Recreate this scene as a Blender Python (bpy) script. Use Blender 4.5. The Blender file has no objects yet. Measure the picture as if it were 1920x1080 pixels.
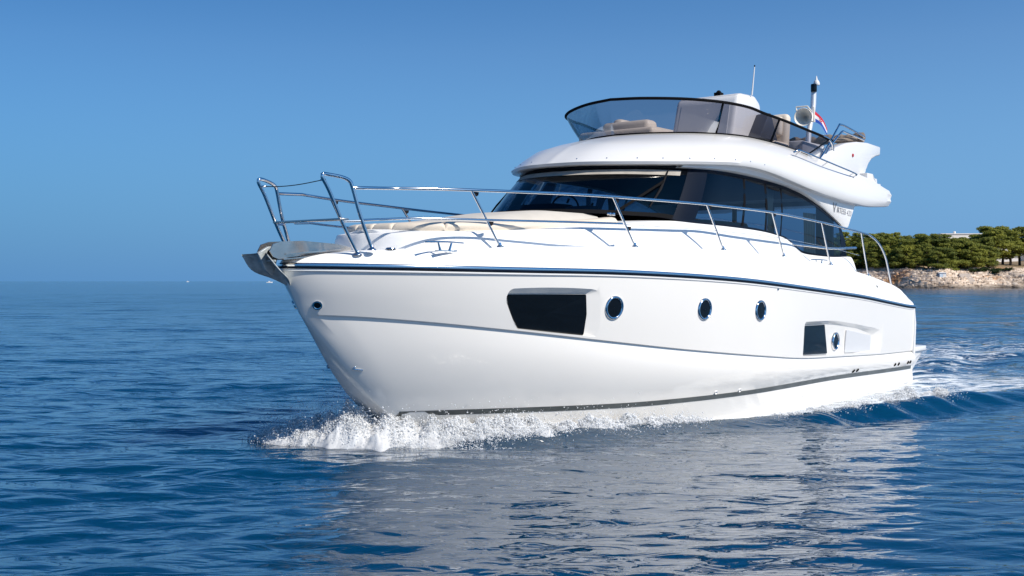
import bpy, bmesh, math, random
import numpy as np
from mathutils import Vector, Matrix, noise as mnoise

S = bpy.context.scene
COL = S.collection
R = math.radians
random.seed(7)
rng = np.random.default_rng(11)

# ------------------------------------------------------------------ camera, sky, sun, exposure
HCAM = 1.75
cam = bpy.data.objects.new("camera", bpy.data.cameras.new("camera"))
COL.objects.link(cam)
cam.location = (0, 0, HCAM)
cam.rotation_euler = (R(90), 0, 0)
cam.data.sensor_width = 36.0
cam.data.lens = 36.0 * 2100 / 1920
cam.data.shift_y = -13 / 1920
cam.data.clip_start = 0.1
cam.data.clip_end = 20000
S.camera = cam

HEAD = R(52)                                   # the yacht's aft axis, measured from the picture plane
AFT = np.array([math.cos(HEAD), math.sin(HEAD)])
PORT = np.array([math.sin(HEAD), -math.cos(HEAD)])
BOW = np.array([-2.30, 10.97])
SUN_EL = R(42)
sdir = PORT * 1.0 + AFT * 0.02
sdir = sdir / np.linalg.norm(sdir)
SUN_VEC = Vector((sdir[0] * math.cos(SUN_EL), sdir[1] * math.cos(SUN_EL), math.sin(SUN_EL)))

W = bpy.data.worlds.new("World")
S.world = W
W.use_nodes = True
wn = W.node_tree
for n in list(wn.nodes):
    wn.nodes.remove(n)
sky = wn.nodes.new("ShaderNodeTexSky")
sky.sky_type = 'NISHITA'
sky.sun_disc = False
sky.sun_elevation = SUN_EL
sky.sun_rotation = math.atan2(SUN_VEC.x, SUN_VEC.y)
sky.altitude = 0
sky.air_density = 1.0
sky.dust_density = 0.3
sky.ozone_density = 4.0
tint = wn.nodes.new("ShaderNodeMix")                  # a clear, deep blue summer sky
tint.data_type = 'RGBA'
tint.blend_type = 'MULTIPLY'
tint.inputs[0].default_value = 1.0
tint.inputs[7].default_value = (0.52, 0.86, 1.16, 1)
deep = wn.nodes.new("ShaderNodeMix")                  # the blue deepens towards the zenith
deep.data_type = 'RGBA'
deep.inputs[6].default_value = (0.50, 0.86, 1.16, 1)
deep.inputs[7].default_value = (0.15, 0.68, 1.08, 1)
dmr = wn.nodes.new("ShaderNodeMapRange")
dmr.inputs[1].default_value = 0.2; dmr.inputs[2].default_value = 0.45
wn.links.new(dmr.outputs[0], deep.inputs[0])
wn.links.new(deep.outputs[2], tint.inputs[7])
wtc = wn.nodes.new("ShaderNodeTexCoord")
wsx = wn.nodes.new("ShaderNodeSeparateXYZ")
wmr = wn.nodes.new("ShaderNodeMapRange")
wmr.interpolation_type = 'SMOOTHSTEP'
wmr.inputs[1].default_value = -0.02; wmr.inputs[2].default_value = 0.22
wmr.inputs[3].default_value = 0.9; wmr.inputs[4].default_value = 0.0
hzm = wn.nodes.new("ShaderNodeMix")                   # blue summer haze low over the sea
hzm.data_type = 'RGBA'
hzm.inputs[7].default_value = (0.98, 3.05, 6.7, 1)
bg = wn.nodes.new("ShaderNodeBackground")
bg.inputs[1].default_value = 0.078
wo = wn.nodes.new("ShaderNodeOutputWorld")
wn.links.new(sky.outputs[0], tint.inputs[6])
wn.links.new(wtc.outputs["Generated"], wsx.inputs[0])
wn.links.new(wsx.outputs[2], wmr.inputs[0])
wn.links.new(wsx.outputs[2], dmr.inputs[0])
wn.links.new(wmr.outputs[0], hzm.inputs[0])
wn.links.new(tint.outputs[2], hzm.inputs[6])
sunside = wn.nodes.new("ShaderNodeMix")               # the sky is paler on the sun's side
sunside.data_type = 'RGBA'
sunside.inputs[6].default_value = (1, 1, 1, 1)
sunside.inputs[7].default_value = (1.58, 1.30, 1.22, 1)
smr = wn.nodes.new("ShaderNodeMapRange")
smr.inputs[1].default_value = -0.45; smr.inputs[2].default_value = 0.42
wn.links.new(wsx.outputs[0], smr.inputs[0])
wn.links.new(smr.outputs[0], sunside.inputs[0])
smu = wn.nodes.new("ShaderNodeMix")
smu.data_type = 'RGBA'
smu.blend_type = 'MULTIPLY'
smu.inputs[0].default_value = 1.0
wn.links.new(hzm.outputs[2], smu.inputs[6])
wn.links.new(sunside.outputs[2], smu.inputs[7])
wn.links.new(smu.outputs[2], bg.inputs[0])
wn.links.new(bg.outputs[0], wo.inputs[0])

sl = bpy.data.lights.new("sun", 'SUN')
sl.energy = 5.0
sl.angle = R(0.5)
sl.color = (1.0, 0.935, 0.835)
sun = bpy.data.objects.new("sun", sl)
COL.objects.link(sun)
sun.rotation_euler = SUN_VEC.to_track_quat('Z', 'Y').to_euler()

S.view_settings.view_transform = 'Standard'
S.view_settings.look = 'None'
S.view_settings.exposure = 0.1
S.view_settings.gamma = 1.0
S.view_settings.use_curve_mapping = False
S.render.engine = 'CYCLES'
S.cycles.use_denoising = True
S.cycles.max_bounces = 10
S.cycles.diffuse_bounces = 6
S.cycles.transparent_max_bounces = 16

# ------------------------------------------------------------------ materials
def newmat(name):
    m = bpy.data.materials.new(name)
    m.use_nodes = True
    nt = m.node_tree
    p = nt.nodes["Principled BSDF"]
    return m, nt, p

def N(nt, kind, **kw):
    n = nt.nodes.new(kind)
    for k, v in kw.items():
        setattr(n, k, v)
    return n

def pmat(name, col, rough=0.5, metal=0.0, coat=0.0, spec=0.5, var=0.0, vscale=3.0, bump=0.0, bscale=40.0, sheen=0.0):
    m, nt, p = newmat(name)
    p.inputs["Base Color"].default_value = (*col, 1)
    p.inputs["Roughness"].default_value = rough
    p.inputs["Metallic"].default_value = metal
    p.inputs["Coat Weight"].default_value = coat
    p.inputs["Specular IOR Level"].default_value = spec
    p.inputs["Sheen Weight"].default_value = sheen
    tc = N(nt, "ShaderNodeTexCoord")
    if var > 0:
        nz = N(nt, "ShaderNodeTexNoise")
        nz.inputs["Scale"].default_value = vscale
        nz.inputs["Detail"].default_value = 5
        mr = N(nt, "ShaderNodeMapRange")
        mr.inputs[1].default_value = 0.3; mr.inputs[2].default_value = 0.7
        mr.inputs[3].default_value = 1 - var; mr.inputs[4].default_value = 1 + var
        mx = N(nt, "ShaderNodeMix", data_type='RGBA', blend_type='MULTIPLY')
        mx.inputs[0].default_value = 1
        mx.inputs[6].default_value = (*col, 1)
        nt.links.new(tc.outputs["Object"], nz.inputs["Vector"])
        nt.links.new(nz.outputs[0], mr.inputs[0])
        nt.links.new(mr.outputs[0], mx.inputs[7])
        nt.links.new(mx.outputs[2], p.inputs["Base Color"])
    if bump > 0:
        nb = N(nt, "ShaderNodeTexNoise")
        nb.inputs["Scale"].default_value = bscale
        nb.inputs["Detail"].default_value = 4
        b = N(nt, "ShaderNodeBump")
        b.inputs["Strength"].default_value = bump
        b.inputs["Distance"].default_value = 0.02
        nt.links.new(tc.outputs["Object"], nb.inputs["Vector"])
        nt.links.new(nb.outputs[0], b.inputs["Height"])
        nt.links.new(b.outputs[0], p.inputs["Normal"])
    return m

def glassmat(name, tintc, refl=1.0):
    """thin tinted pane: see-through with a mirror share that grows at grazing angles"""
    m, nt, p = newmat(name)
    nt.nodes.remove(p)
    out = nt.nodes["Material Output"]
    tr = N(nt, "ShaderNodeBsdfTransparent"); tr.inputs[0].default_value = (*tintc, 1)
    gl = N(nt, "ShaderNodeBsdfGlossy"); gl.inputs["Roughness"].default_value = 0.02
    fr = N(nt, "ShaderNodeFresnel"); fr.inputs[0].default_value = 1.45
    mu = N(nt, "ShaderNodeMath", operation='MULTIPLY'); mu.inputs[1].default_value = refl
    mx = N(nt, "ShaderNodeMixShader")
    nt.links.new(fr.outputs[0], mu.inputs[0])
    nt.links.new(mu.outputs[0], mx.inputs[0])
    nt.links.new(tr.outputs[0], mx.inputs[1])
    nt.links.new(gl.outputs[0], mx.inputs[2])
    nt.links.new(mx.outputs[0], out.inputs[0])
    return m

M = {}
M['gel'] = pmat("white_gelcoat", (0.76, 0.75, 0.735), 0.22, coat=0.4, var=0.012, vscale=0.8)
M['gel2'] = pmat("deck_gelcoat", (0.82, 0.82, 0.81), 0.4, var=0.015, vscale=2)
M['grey_panel'] = pmat("pale_grey_panel", (0.60, 0.61, 0.63), 0.45)
M['steel'] = pmat("polished_stainless", (0.72, 0.72, 0.73), 0.09, metal=1.0)
M['steel_dull'] = pmat("brushed_stainless", (0.60, 0.54, 0.48), 0.2, metal=0.95, var=0.15, vscale=5)  # tan reflections are put into this steel's base colour
M['galv'] = pmat("galvanised_anchor", (0.40, 0.43, 0.43), 0.5, metal=0.25, var=0.3, vscale=14, bump=0.3, bscale=60)
M['black'] = pmat("black_trim", (0.006, 0.006, 0.007), 0.7, spec=.06)
M['rubber'] = pmat("black_rubber", (0.014, 0.014, 0.016), 0.8, spec=.1)
M['blackglass'] = pmat("black_window_glass", (0.004, 0.005, 0.006), 0.06, spec=0.35)
M['navy'] = pmat("dark_band", (0.006, 0.010, 0.020), 0.4, spec=.06)
M['stripe'] = pmat("grey_boot_stripe", (0.075, 0.085, 0.085), 0.35, var=0.2, vscale=5)
M['cream'] = pmat("cream_vinyl", (0.66, 0.58, 0.48), 0.55, var=0.04, vscale=6, bump=0.12, bscale=25)
M['cream2'] = pmat("cream_fabric_cover", (0.56, 0.52, 0.46), 0.7, var=0.05, vscale=5, bump=0.15, bscale=18)
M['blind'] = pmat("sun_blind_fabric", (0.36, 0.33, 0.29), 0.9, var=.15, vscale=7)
M['curtain'] = pmat("beige_curtain", (0.50, 0.42, 0.33), 0.9)
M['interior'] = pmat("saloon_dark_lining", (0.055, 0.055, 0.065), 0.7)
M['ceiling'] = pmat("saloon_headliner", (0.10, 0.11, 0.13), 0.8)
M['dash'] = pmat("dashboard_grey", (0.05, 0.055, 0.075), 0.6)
M['canvas'] = pmat("brown_canvas", (0.20, 0.16, 0.13), 0.85, var=0.15, vscale=14, bump=0.5, bscale=22)
M['alu'] = pmat("satin_aluminium", (0.80, 0.80, 0.80), 0.35, metal=0.45)
M['horn'] = pmat("ivory_plastic", (0.74, 0.70, 0.62), 0.4)
M['teak'] = pmat("teak_planking", (0.28, 0.19, 0.12), 0.6, var=0.2, vscale=8)
M['red'] = pmat("red_lens", (0.45, 0.02, 0.02), 0.25)
M['letter'] = pmat("grey_lettering", (0.22, 0.22, 0.24), 0.35)
M['glass'] = glassmat("tinted_window_glass", (0.15, 0.23, 0.32), 0.8)
M['smoke'] = glassmat("smoked_acrylic", (0.50, 0.49, 0.535), 0.5)
M['bark'] = pmat("pine_bark", (0.13, 0.09, 0.065), 0.9, var=0.25, vscale=4)
M['plaster'] = pmat("white_plaster", (0.80, 0.76, 0.72), 0.85, var=0.04, vscale=0.5)
M['paleblue'] = pmat("pale_blue_boards", (0.55, 0.66, 0.76), 0.8)
M['winblue'] = pmat("blue_grey_glass", (0.16, 0.26, 0.34), 0.2)
M['concrete'] = pmat("pale_concrete", (0.58, 0.50, 0.43), 0.9, var=0.12, vscale=0.9)

# ------------------------------------------------------------------ mesh helpers
class MB:
    def __init__(self):
        self.v = []; self.f = []; self.n = 0
    def add(self, verts, faces):
        verts = [tuple(map(float, p)) for p in verts]
        self.v += verts
        self.f += [tuple(i + self.n for i in f) for f in faces]
        self.n += len(verts)
        return self
    def mirror(self):
        """adds the starboard twin of everything so far (y -> -y)"""
        k = self.n
        self.v += [(x, -y, z) for x, y, z in self.v]
        self.f += [tuple(i + k for i in reversed(f)) for f in self.f]
        self.n *= 2
        return self
    def build(self, name, mat, parent=None, smooth=True, ang=35, weld=True):
        me = bpy.data.meshes.new(name)
        me.from_pydata(self.v, [], self.f)
        if weld:
            bm = bmesh.new(); bm.from_mesh(me)
            bmesh.ops.remove_doubles(bm, verts=bm.verts, dist=1e-5)
            bmesh.ops.dissolve_degenerate(bm, dist=1e-6, edges=bm.edges)
            bmesh.ops.recalc_face_normals(bm, faces=bm.faces)
            bm.to_mesh(me); bm.free()
        return finish(name, me, mat, parent, smooth, ang)

def finish(name, me, mat, parent=None, smooth=True, ang=35):
    me.update()
    if smooth:
        me.polygons.foreach_set("use_smooth", np.ones(len(me.polygons), dtype=bool))
        me.set_sharp_from_angle(angle=R(ang))
    for mm in (mat if isinstance(mat, (list, tuple)) else [mat]):
        me.materials.append(mm)
    o = bpy.data.objects.new(name, me)
    COL.objects.link(o)
    if parent is not None:
        o.parent = parent
    return o

def tag(o, label=None, cat=None, group=None, kind=None):
    if label: o["label"] = label
    if cat: o["category"] = cat
    if group: o["group"] = group
    if kind: o["kind"] = kind
    return o

def empty(name, loc=(0, 0, 0), rz=0.0, parent=None):
    o = bpy.data.objects.new(name, None)
    o.empty_display_size = 0.3
    COL.objects.link(o)
    o.location = loc
    o.rotation_euler = (0, 0, rz)
    if parent is not None:
        o.parent = parent
    return o

def spline(pts, n):
    """Catmull-Rom through the points, n samples spread evenly over the control index"""
    P = np.array(pts, float)
    k = len(P)
    E = np.vstack([2 * P[0] - P[1], P, 2 * P[-1] - P[-2]])
    t = np.linspace(0, k - 1, n)
    i = np.minimum(t.astype(int), k - 2)
    u = (t - i)[:, None]
    p0, p1, p2, p3 = E[i], E[i + 1], E[i + 2], E[i + 3]
    return 0.5 * (2 * p1 + (p2 - p0) * u + (2 * p0 - 5 * p1 + 4 * p2 - p3) * u ** 2 + (3 * p1 - p0 - 3 * p2 + p3) * u ** 3)

def spline_len(pts, n):
    c = spline(pts, max(200, n * 4))
    d = np.r_[0, np.cumsum(np.linalg.norm(np.diff(c, axis=0), axis=1))]
    t = np.linspace(0, d[-1], n)
    return np.stack([np.interp(t, d, c[:, j]) for j in range(3)], 1)

def grid(mb, rows, flip=False):
    rows = [np.asarray(r) for r in rows]
    n = len(rows[0]); m = len(rows)
    v = [p for r in rows for p in r]
    f = []
    for a in range(m - 1):
        for b in range(n - 1):
            q = (a * n + b, a * n + b + 1, (a + 1) * n + b + 1, (a + 1) * n + b)
            f.append(q[::-1] if flip else q)
    mb.add(v, f)
    return mb

def tube(mb, pts, r, n=10, caps=True, closed=False):
    P = [Vector(p) for p in pts]
    k = len(P)
    rr = r if hasattr(r, '__len__') else [r] * k
    T = []
    for i in range(k):
        if closed:
            d = P[(i + 1) % k] - P[i - 1]
        else:
            d = P[min(i + 1, k - 1)] - P[max(i - 1, 0)]
        T.append(d.normalized())
    up = Vector((0, 0, 1)) if abs(T[0].z) < 0.9 else Vector((1, 0, 0))
    nrm = (up - T[0] * up.dot(T[0])).normalized()
    v = []; f = []
    for i in range(k):
        nrm = (nrm - T[i] * nrm.dot(T[i])).normalized()
        bi = T[i].cross(nrm)
        for j in range(n):
            a = 2 * math.pi * j / n
            v.append(P[i] + (nrm * math.cos(a) + bi * math.sin(a)) * rr[i])
    for i in range(k if closed else k - 1):
        i2 = (i + 1) % k
        for j in range(n):
            j2 = (j + 1) % n
            f.append((i * n + j, i * n + j2, i2 * n + j2, i2 * n + j))
    if caps and not closed:
        f.append(tuple(reversed(range(n))))
        f.append(tuple(range((k - 1) * n, k * n)))
    mb.add(v, f)
    return mb

def box(mb, c, size, rot=None):
    c = Vector(c); hx, hy, hz = [q / 2 for q in size]
    v = []
    for sx in (-1, 1):
        for sy in (-1, 1):
            for sz in (-1, 1):
                p = Vector((sx * hx, sy * hy, sz * hz))
                if rot is not None:
                    p = rot @ p
                v.append(c + p)
    f = [(0, 1, 3, 2), (4, 6, 7, 5), (0, 4, 5, 1), (2, 3, 7, 6), (0, 2, 6, 4), (1, 5, 7, 3)]
    mb.add(v, f)
    return mb

def prism(mb, poly, off):
    """closed polygon (3D points) swept along the vector off"""
    n = len(poly)
    off = np.array(off, float)
    v = [tuple(p) for p in poly] + [tuple(np.array(p) + off) for p in poly]
    v += [np.mean(np.array(v[:n]), 0), np.mean(np.array(v[n:2 * n]), 0)]
    f = []
    for i in range(n):
        j = (i + 1) % n
        f += [(i, i + n, j), (j, i + n, j + n), (i, j, 2 * n), (j + n, i + n, 2 * n + 1)]
    mb.add(v, f)
    return mb

def lathe(mb, prof, origin, axis, n=20):
    """profile of (distance along the axis, radius)"""
    o = Vector(origin); ax = Vector(axis).normalized()
    up = Vector((0, 0, 1)) if abs(ax.z) < 0.9 else Vector((1, 0, 0))
    e1 = (up - ax * up.dot(ax)).normalized(); e2 = ax.cross(e1)
    v = []; f = []
    for d, r in prof:
        for j in range(n):
            a = 2 * math.pi * j / n
            v.append(o + ax * d + (e1 * math.cos(a) + e2 * math.sin(a)) * r)
    for i in range(len(prof) - 1):
        for j in range(n):
            j2 = (j + 1) % n
            f.append((i * n + j, i * n + j2, (i + 1) * n + j2, (i + 1) * n + j))
    mb.add(v, f)
    return mb

def bevel(o, w, seg=3, ang=30):
    bm = bmesh.new(); bm.from_mesh(o.data)
    es = [e for e in bm.edges if len(e.link_faces) == 2 and e.calc_face_angle(0) > R(ang)]
    bmesh.ops.bevel(bm, geom=es, offset=w, segments=seg, profile=0.5, affect='EDGES', clamp_overlap=True)
    bm.to_mesh(o.data); bm.free()
    o.data.polygons.foreach_set("use_smooth", np.ones(len(o.data.polygons), dtype=bool))
    o.data.set_sharp_from_angle(angle=R(40))
    return o

# ------------------------------------------------------------------ sea
XS = 6.4                                                 # the yacht's origin lies this far aft of her bow
def sh(s, s0, L, Wd, p, q, Ws, send=12.84):
    s = np.asarray(s, float)
    t = np.clip((s - s0) / L, 0, 1)
    y = Wd * np.power(1 - (1 - t) ** p, 1 / q)
    a = np.clip((s - (s0 + L)) / (send - s0 - L), 0, 1)
    return y + (Ws - Wd) * a * a * (3 - 2 * a)

def sstep(a, b, x):
    t = np.clip((x - a) / (b - a), 0, 1)                   # also falls when b < a
    return t * t * (3 - 2 * t)

CREST = np.array([(1.5, .25), (1.9, .80), (2.5, 1.22), (3.3, 1.55), (4.6, 1.92), (5.6, 2.40), (7.2, 2.95), (9.9, 3.50), (13, 4.2), (18, 5.4), (30, 8.5), (60, 17)])
def boat_wave(x, y):
    """height and foam density the yacht adds to the sea at world points"""
    rx, ry = x - BOW[0], y - BOW[1]
    s = rx * AFT[0] + ry * AFT[1]
    p = rx * PORT[0] + ry * PORT[1]
    a = np.abs(p)
    yc = np.interp(s, CREST[:, 0], CREST[:, 1])
    d = a - yc
    on = sstep(1.3, 2.2, s)
    wob = 0.10 * np.sin(s * 2.3 + 1.0) + 0.07 * np.sin(s * 5.1) + .05 * np.sin(s * 9.7 + 2)
    hgt = np.interp(s, [1.5, 3, 4.8, 6, 8, 9.6, 11, 16, 30], [.10, .12, .07, .08, .11, .13, .05, .03, .02])
    wdt = np.interp(s, [1.5, 5, 9, 15, 30], [.25, .26, .34, .6, 1.2])
    dd = d - wob * np.clip((s - 4.5) / 3, 0, 1) * .8
    dz = on * hgt * np.exp(-(dd / wdt) ** 2) * np.where(dd > 0, 1, 1)
    dz -= on * .09 * np.exp(-((dd - 2.1 * wdt) / (wdt * 1.3)) ** 2) * np.interp(s, [4, 7, 11, 20], [.2, 1, 1, .3])
    dz -= .07 * sstep(3.5, 6, s) * (1 - sstep(11, 14, s)) * sstep(yc * 0 + .05, -.3, d)
    # wake behind the transom
    wk = sstep(12.6, 13.6, s) * np.exp(-(a / (2.0 + .12 * np.maximum(s - 12.8, 0))) ** 4)
    dz += wk * (.07 * np.sin(s * 2.1 + 1.2 * np.sin(p * 1.9)) + .05 * np.sin(p * 3.3 + s)) * np.exp(-np.maximum(s - 13, 0) / 25)
    foam = np.zeros_like(s)
    crestf = np.interp(s, [3.9, 4.6, 6, 8, 9.9, 10.4, 14], [.5, .75, .95, 1, .95, .40, .2])
    foam = np.maximum(foam, on * crestf * np.exp(-((dd + .12) / (wdt * .62)) ** 2))
    inner = sstep(.05, -.25, dd) * sstep(4.2, 6.5, s) * (1 - sstep(16, 26, s))
    foam = np.maximum(foam, inner * np.interp(s, [4, 6, 8, 11, 13, 20], [.30, .50, .58, .62, .62, .35]))
    hug = np.exp(-((a - sh(s, 1.8, 5.8, 1.93, 2, 1.25, 1.9) - .08) / .13) ** 2) * sstep(3.5, 5, s) * (1 - sstep(12.8, 13.4, s))
    foam = np.maximum(foam, .78 * hug)
    foam = np.maximum(foam, wk * np.interp(s, [12.8, 14, 20, 40], [.42, .56, .58, .35]))
    return dz, foam, s, a

def make_sea():
    ang_in = np.linspace(-31, 31, 860)
    ang_out = np.linspace(31, 329, 150)[1:-1]
    ang = np.radians(np.r_[ang_in, ang_out])
    r = np.r_[np.exp(np.linspace(math.log(2.2), math.log(160), 760)), np.exp(np.linspace(math.log(160), math.log(9000), 130))[1:]]
    A, RR = np.meshgrid(ang, r)
    x = RR * np.sin(A); y = RR * np.cos(A)
    z = np.zeros_like(x)
    g = np.random.default_rng(5)
    rstep = np.gradient(r)[:, None] * np.ones_like(A)
    nw = 90
    lam = np.exp(np.linspace(math.log(.22), math.log(9.0), nw))
    main = R(100)                                          # wave travel direction
    rx, ry = x - BOW[0], y - BOW[1]
    s_ = rx * AFT[0] + ry * AFT[1]; pp = rx * PORT[0] + ry * PORT[1]
    calm = sstep(-3.5, -.5, s_) * (1 - sstep(12, 17, s_)) * sstep(1, 2, pp) * (1 - sstep(7, 11, pp))
    for L in lam:
        th = main + g.normal(0, .34 if L > 1.5 else .42)
        k = 2 * math.pi / L
        slope = (.027 if L < .7 else .0165) * (L / 1.0) ** (-.10 if L < 1.2 else -.35)
        amp = slope / k
        fade = np.clip((L / rstep - 2.5) / 3.0, 0, 1)
        ph = g.uniform(0, 6.28)
        # patches: groups of waves swell and fade
        gx, gy = g.uniform(-.25, .25, 2)
        env = .75 + .45 * np.sin(gx * x + gy * y + g.uniform(0, 6.28))
        damp = (1 - .66 * calm) if L > .8 else (1 - .22 * calm)
        z += amp * fade * env * damp * np.sin(k * (x * math.cos(th) + y * math.sin(th)) + ph + .5 * np.sin(.31 * x + .17 * y + ph))
    dz, foam, s, a = boat_wave(x, y)
    near = np.exp(-np.maximum(a - 2.2, 0) ** 2 / 1.5) * sstep(2, 5, s) * (1 - sstep(12, 15, s))
    z = z * (1 - .3 * near) + dz
    nr, na = x.shape
    co = np.stack([x, y, z], -1).reshape(-1, 3)
    co = np.vstack([co, [[0, 0, 0]]])
    i = np.arange(nr - 1)[:, None]; j = np.arange(na)[None, :]
    j2 = (j + 1) % na
    q = np.stack([i * na + j, i * na + j2, (i + 1) * na + j2, (i + 1) * na + j], -1).reshape(-1, 4)[:, ::-1]
    tri = np.stack([np.full(na, nr * na), (np.arange(na) + 1) % na, np.arange(na)], -1)[:, ::-1]
    me = bpy.data.meshes.new("sea")
    me.vertices.add(len(co)); me.vertices.foreach_set("co", co.ravel())
    nl = q.size + tri.size
    me.loops.add(nl); me.loops.foreach_set("vertex_index", np.r_[q.ravel(), tri.ravel()])
    npoly = len(q) + len(tri)
    me.polygons.add(npoly)
    me.polygons.foreach_set("loop_start", np.r_[np.arange(len(q)) * 4, q.size + np.arange(len(tri)) * 3])
    me.update(calc_edges=True)
    me.validate()
    me.polygons.foreach_set("use_smooth", np.ones(len(me.polygons), dtype=bool))
    at = me.attributes.new("foam", 'FLOAT', 'POINT')
    at.data.foreach_set("value", np.r_[foam.ravel(), 0.0])
    at = me.attributes.new("ruffle", 'FLOAT', 'POINT')       # calmer beside the hull, ruffled in the open
    at.data.foreach_set("value", np.r_[(1 - .72 * calm).ravel(), 1.0])
    # ---- water: clear reflecting surface over a deep blue body, white where the wake has whipped it
    m, nt, p = newmat("sea_water")
    p.inputs["Base Color"].default_value = (0.0, 0.034, 0.085, 1)
    p.inputs["Roughness"].default_value = 0.06
    p.inputs["IOR"].default_value = 1.68
    p.subsurface_method = 'BURLEY'                          # light spreads for metres inside clear sea water
    p.inputs["Subsurface Weight"].default_value = 1.0
    p.inputs["Subsurface Radius"].default_value = (1.0, 2.0, 3.0)
    p.inputs["Subsurface Scale"].default_value = 1.0
    geo = N(nt, "ShaderNodeNewGeometry")
    mp = N(nt, "ShaderNodeMapping"); mp.inputs["Scale"].default_value = (.75, 1.6, 1.0)
    nt.links.new(geo.outputs["Position"], mp.inputs["Vector"])
    n1 = N(nt, "ShaderNodeTexNoise"); n1.inputs["Scale"].default_value = 3.0; n1.inputs["Detail"].default_value = 2; n1.inputs["Distortion"].default_value = .9
    n2 = N(nt, "ShaderNodeTexNoise"); n2.inputs["Scale"].default_value = 0.55; n2.inputs["Detail"].default_value = 3; n2.inputs["Distortion"].default_value = .4
    nt.links.new(mp.outputs[0], n1.inputs["Vector"]); nt.links.new(mp.outputs[0], n2.inputs["Vector"])
    b1 = N(nt, "ShaderNodeBump"); b1.inputs["Strength"].default_value = .22; b1.inputs["Distance"].default_value = .05
    b2 = N(nt, "ShaderNodeBump"); b2.inputs["Strength"].default_value = .18; b2.inputs["Distance"].default_value = .22
    nt.links.new(n1.outputs[0], b1.inputs["Height"]); nt.links.new(n2.outputs[0], b2.inputs["Height"])
    nt.links.new(b2.outputs[0], b1.inputs["Normal"])
    nt.links.new(b1.outputs[0], p.inputs["Normal"])
    ru = N(nt, "ShaderNodeAttribute", attribute_name="ruffle")
    for bb, k_, k0 in ((b1, .30, .28), (b2, .75, -.10)):
        mm_ = N(nt, "ShaderNodeMath", operation='MULTIPLY_ADD'); mm_.inputs[1].default_value = k_; mm_.inputs[2].default_value = k0
        nt.links.new(ru.outputs["Fac"], mm_.inputs[0]); nt.links.new(mm_.outputs[0], bb.inputs["Strength"])
    cd = N(nt, "ShaderNodeVectorMath", operation='LENGTH')
    nt.links.new(geo.outputs["Position"], cd.inputs[0])
    rg = N(nt, "ShaderNodeMapRange"); rg.inputs[1].default_value = 12; rg.inputs[2].default_value = 90; rg.inputs[3].default_value = .025; rg.inputs[4].default_value = .13
    nt.links.new(cd.outputs["Value"], rg.inputs[0]); nt.links.new(rg.outputs[0], p.inputs["Roughness"])
    # foam: lacy white patches
    fa = N(nt, "ShaderNodeAttribute", attribute_name="foam")
    mpf = N(nt, "ShaderNodeMapping"); mpf.inputs["Rotation"].default_value = (0, 0, -HEAD); mpf.inputs["Scale"].default_value = (.55, 1.5, 1)
    nt.links.new(geo.outputs["Position"], mpf.inputs["Vector"])
    nf = N(nt, "ShaderNodeTexNoise"); nf.inputs["Scale"].default_value = 3.4; nf.inputs["Detail"].default_value = 8; nf.inputs["Roughness"].default_value = .68; nf.inputs["Distortion"].default_value = 1.3
    nt.links.new(mpf.outputs[0], nf.inputs["Vector"])
    ad = N(nt, "ShaderNodeMath", operation='ADD')
    nt.links.new(fa.outputs["Fac"], ad.inputs[0]); nt.links.new(nf.outputs[0], ad.inputs[1])
    mr = N(nt, "ShaderNodeMapRange", interpolation_type='SMOOTHSTEP')
    mr.inputs[1].default_value = 1.02; mr.inputs[2].default_value = 1.22
    nt.links.new(ad.outputs[0], mr.inputs[0])
    fm = N(nt, "ShaderNodeBsdfPrincipled")
    fm.inputs["Base Color"].default_value = (.78, .82, .86, 1); fm.inputs["Roughness"].default_value = .7
    bf = N(nt, "ShaderNodeBump"); bf.inputs["Strength"].default_value = .8; bf.inputs["Distance"].default_value = .06
    nt.links.new(nf.outputs[0], bf.inputs["Height"]); nt.links.new(bf.outputs[0], fm.inputs["Normal"])
    mx = N(nt, "ShaderNodeMixShader")
    nt.links.new(mr.outputs[0], mx.inputs[0]); nt.links.new(p.outputs[0], mx.inputs[1]); nt.links.new(fm.outputs[0], mx.inputs[2])
    nt.links.new(mx.outputs[0], nt.nodes["Material Output"].inputs[0])
    me.materials.append(m)
    o = bpy.data.objects.new("sea", me)
    COL.objects.link(o)
    tag(o, "deep blue rippled sea round the yacht", "sea", kind="structure")
    return o
make_sea()

# ------------------------------------------------------------------ the yacht
YO = BOW + AFT * XS
yacht = empty("motor_yacht", (YO[0], YO[1], 0), math.pi + HEAD)
tag(yacht, "large white motor yacht with flybridge and steel bow rail, bow towards the left", "yacht")

def V(s, y, z):
    return (XS - s, y, z)
def VV(a):
    a = np.asarray(a, float)
    return np.stack([XS - a[..., 0], a[..., 1], a[..., 2]], -1)

SH_Z = ([0, 1.3, 1.9, 3.4, 4.7, 5.95, 8.0, 10.25, 12.84], [1.90, 1.878, 1.868, 1.852, 1.812, 1.757, 1.632, 1.495, 1.277])
CR_Z = ([.3, 1.2, 1.9, 2.4, 3.4, 4.6, 5.9, 7.7, 11.1, 12.84], [1.43, 1.35, 1.265, 1.205, 1.08, .94, .815, .665, .545, .515])
def zsm(tab, s):
    """smoothed table look-up"""
    s = np.asarray(s, float)
    return sum(np.interp(s + d, tab[0], tab[1]) for d in np.linspace(-.5, .5, 9)) / 9
def sheer_y(s): return sh(s, .08, 6.9, 2.12, 2, 1.45, 1.95)
def sheer_z(s): return zsm(SH_Z, s)

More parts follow.
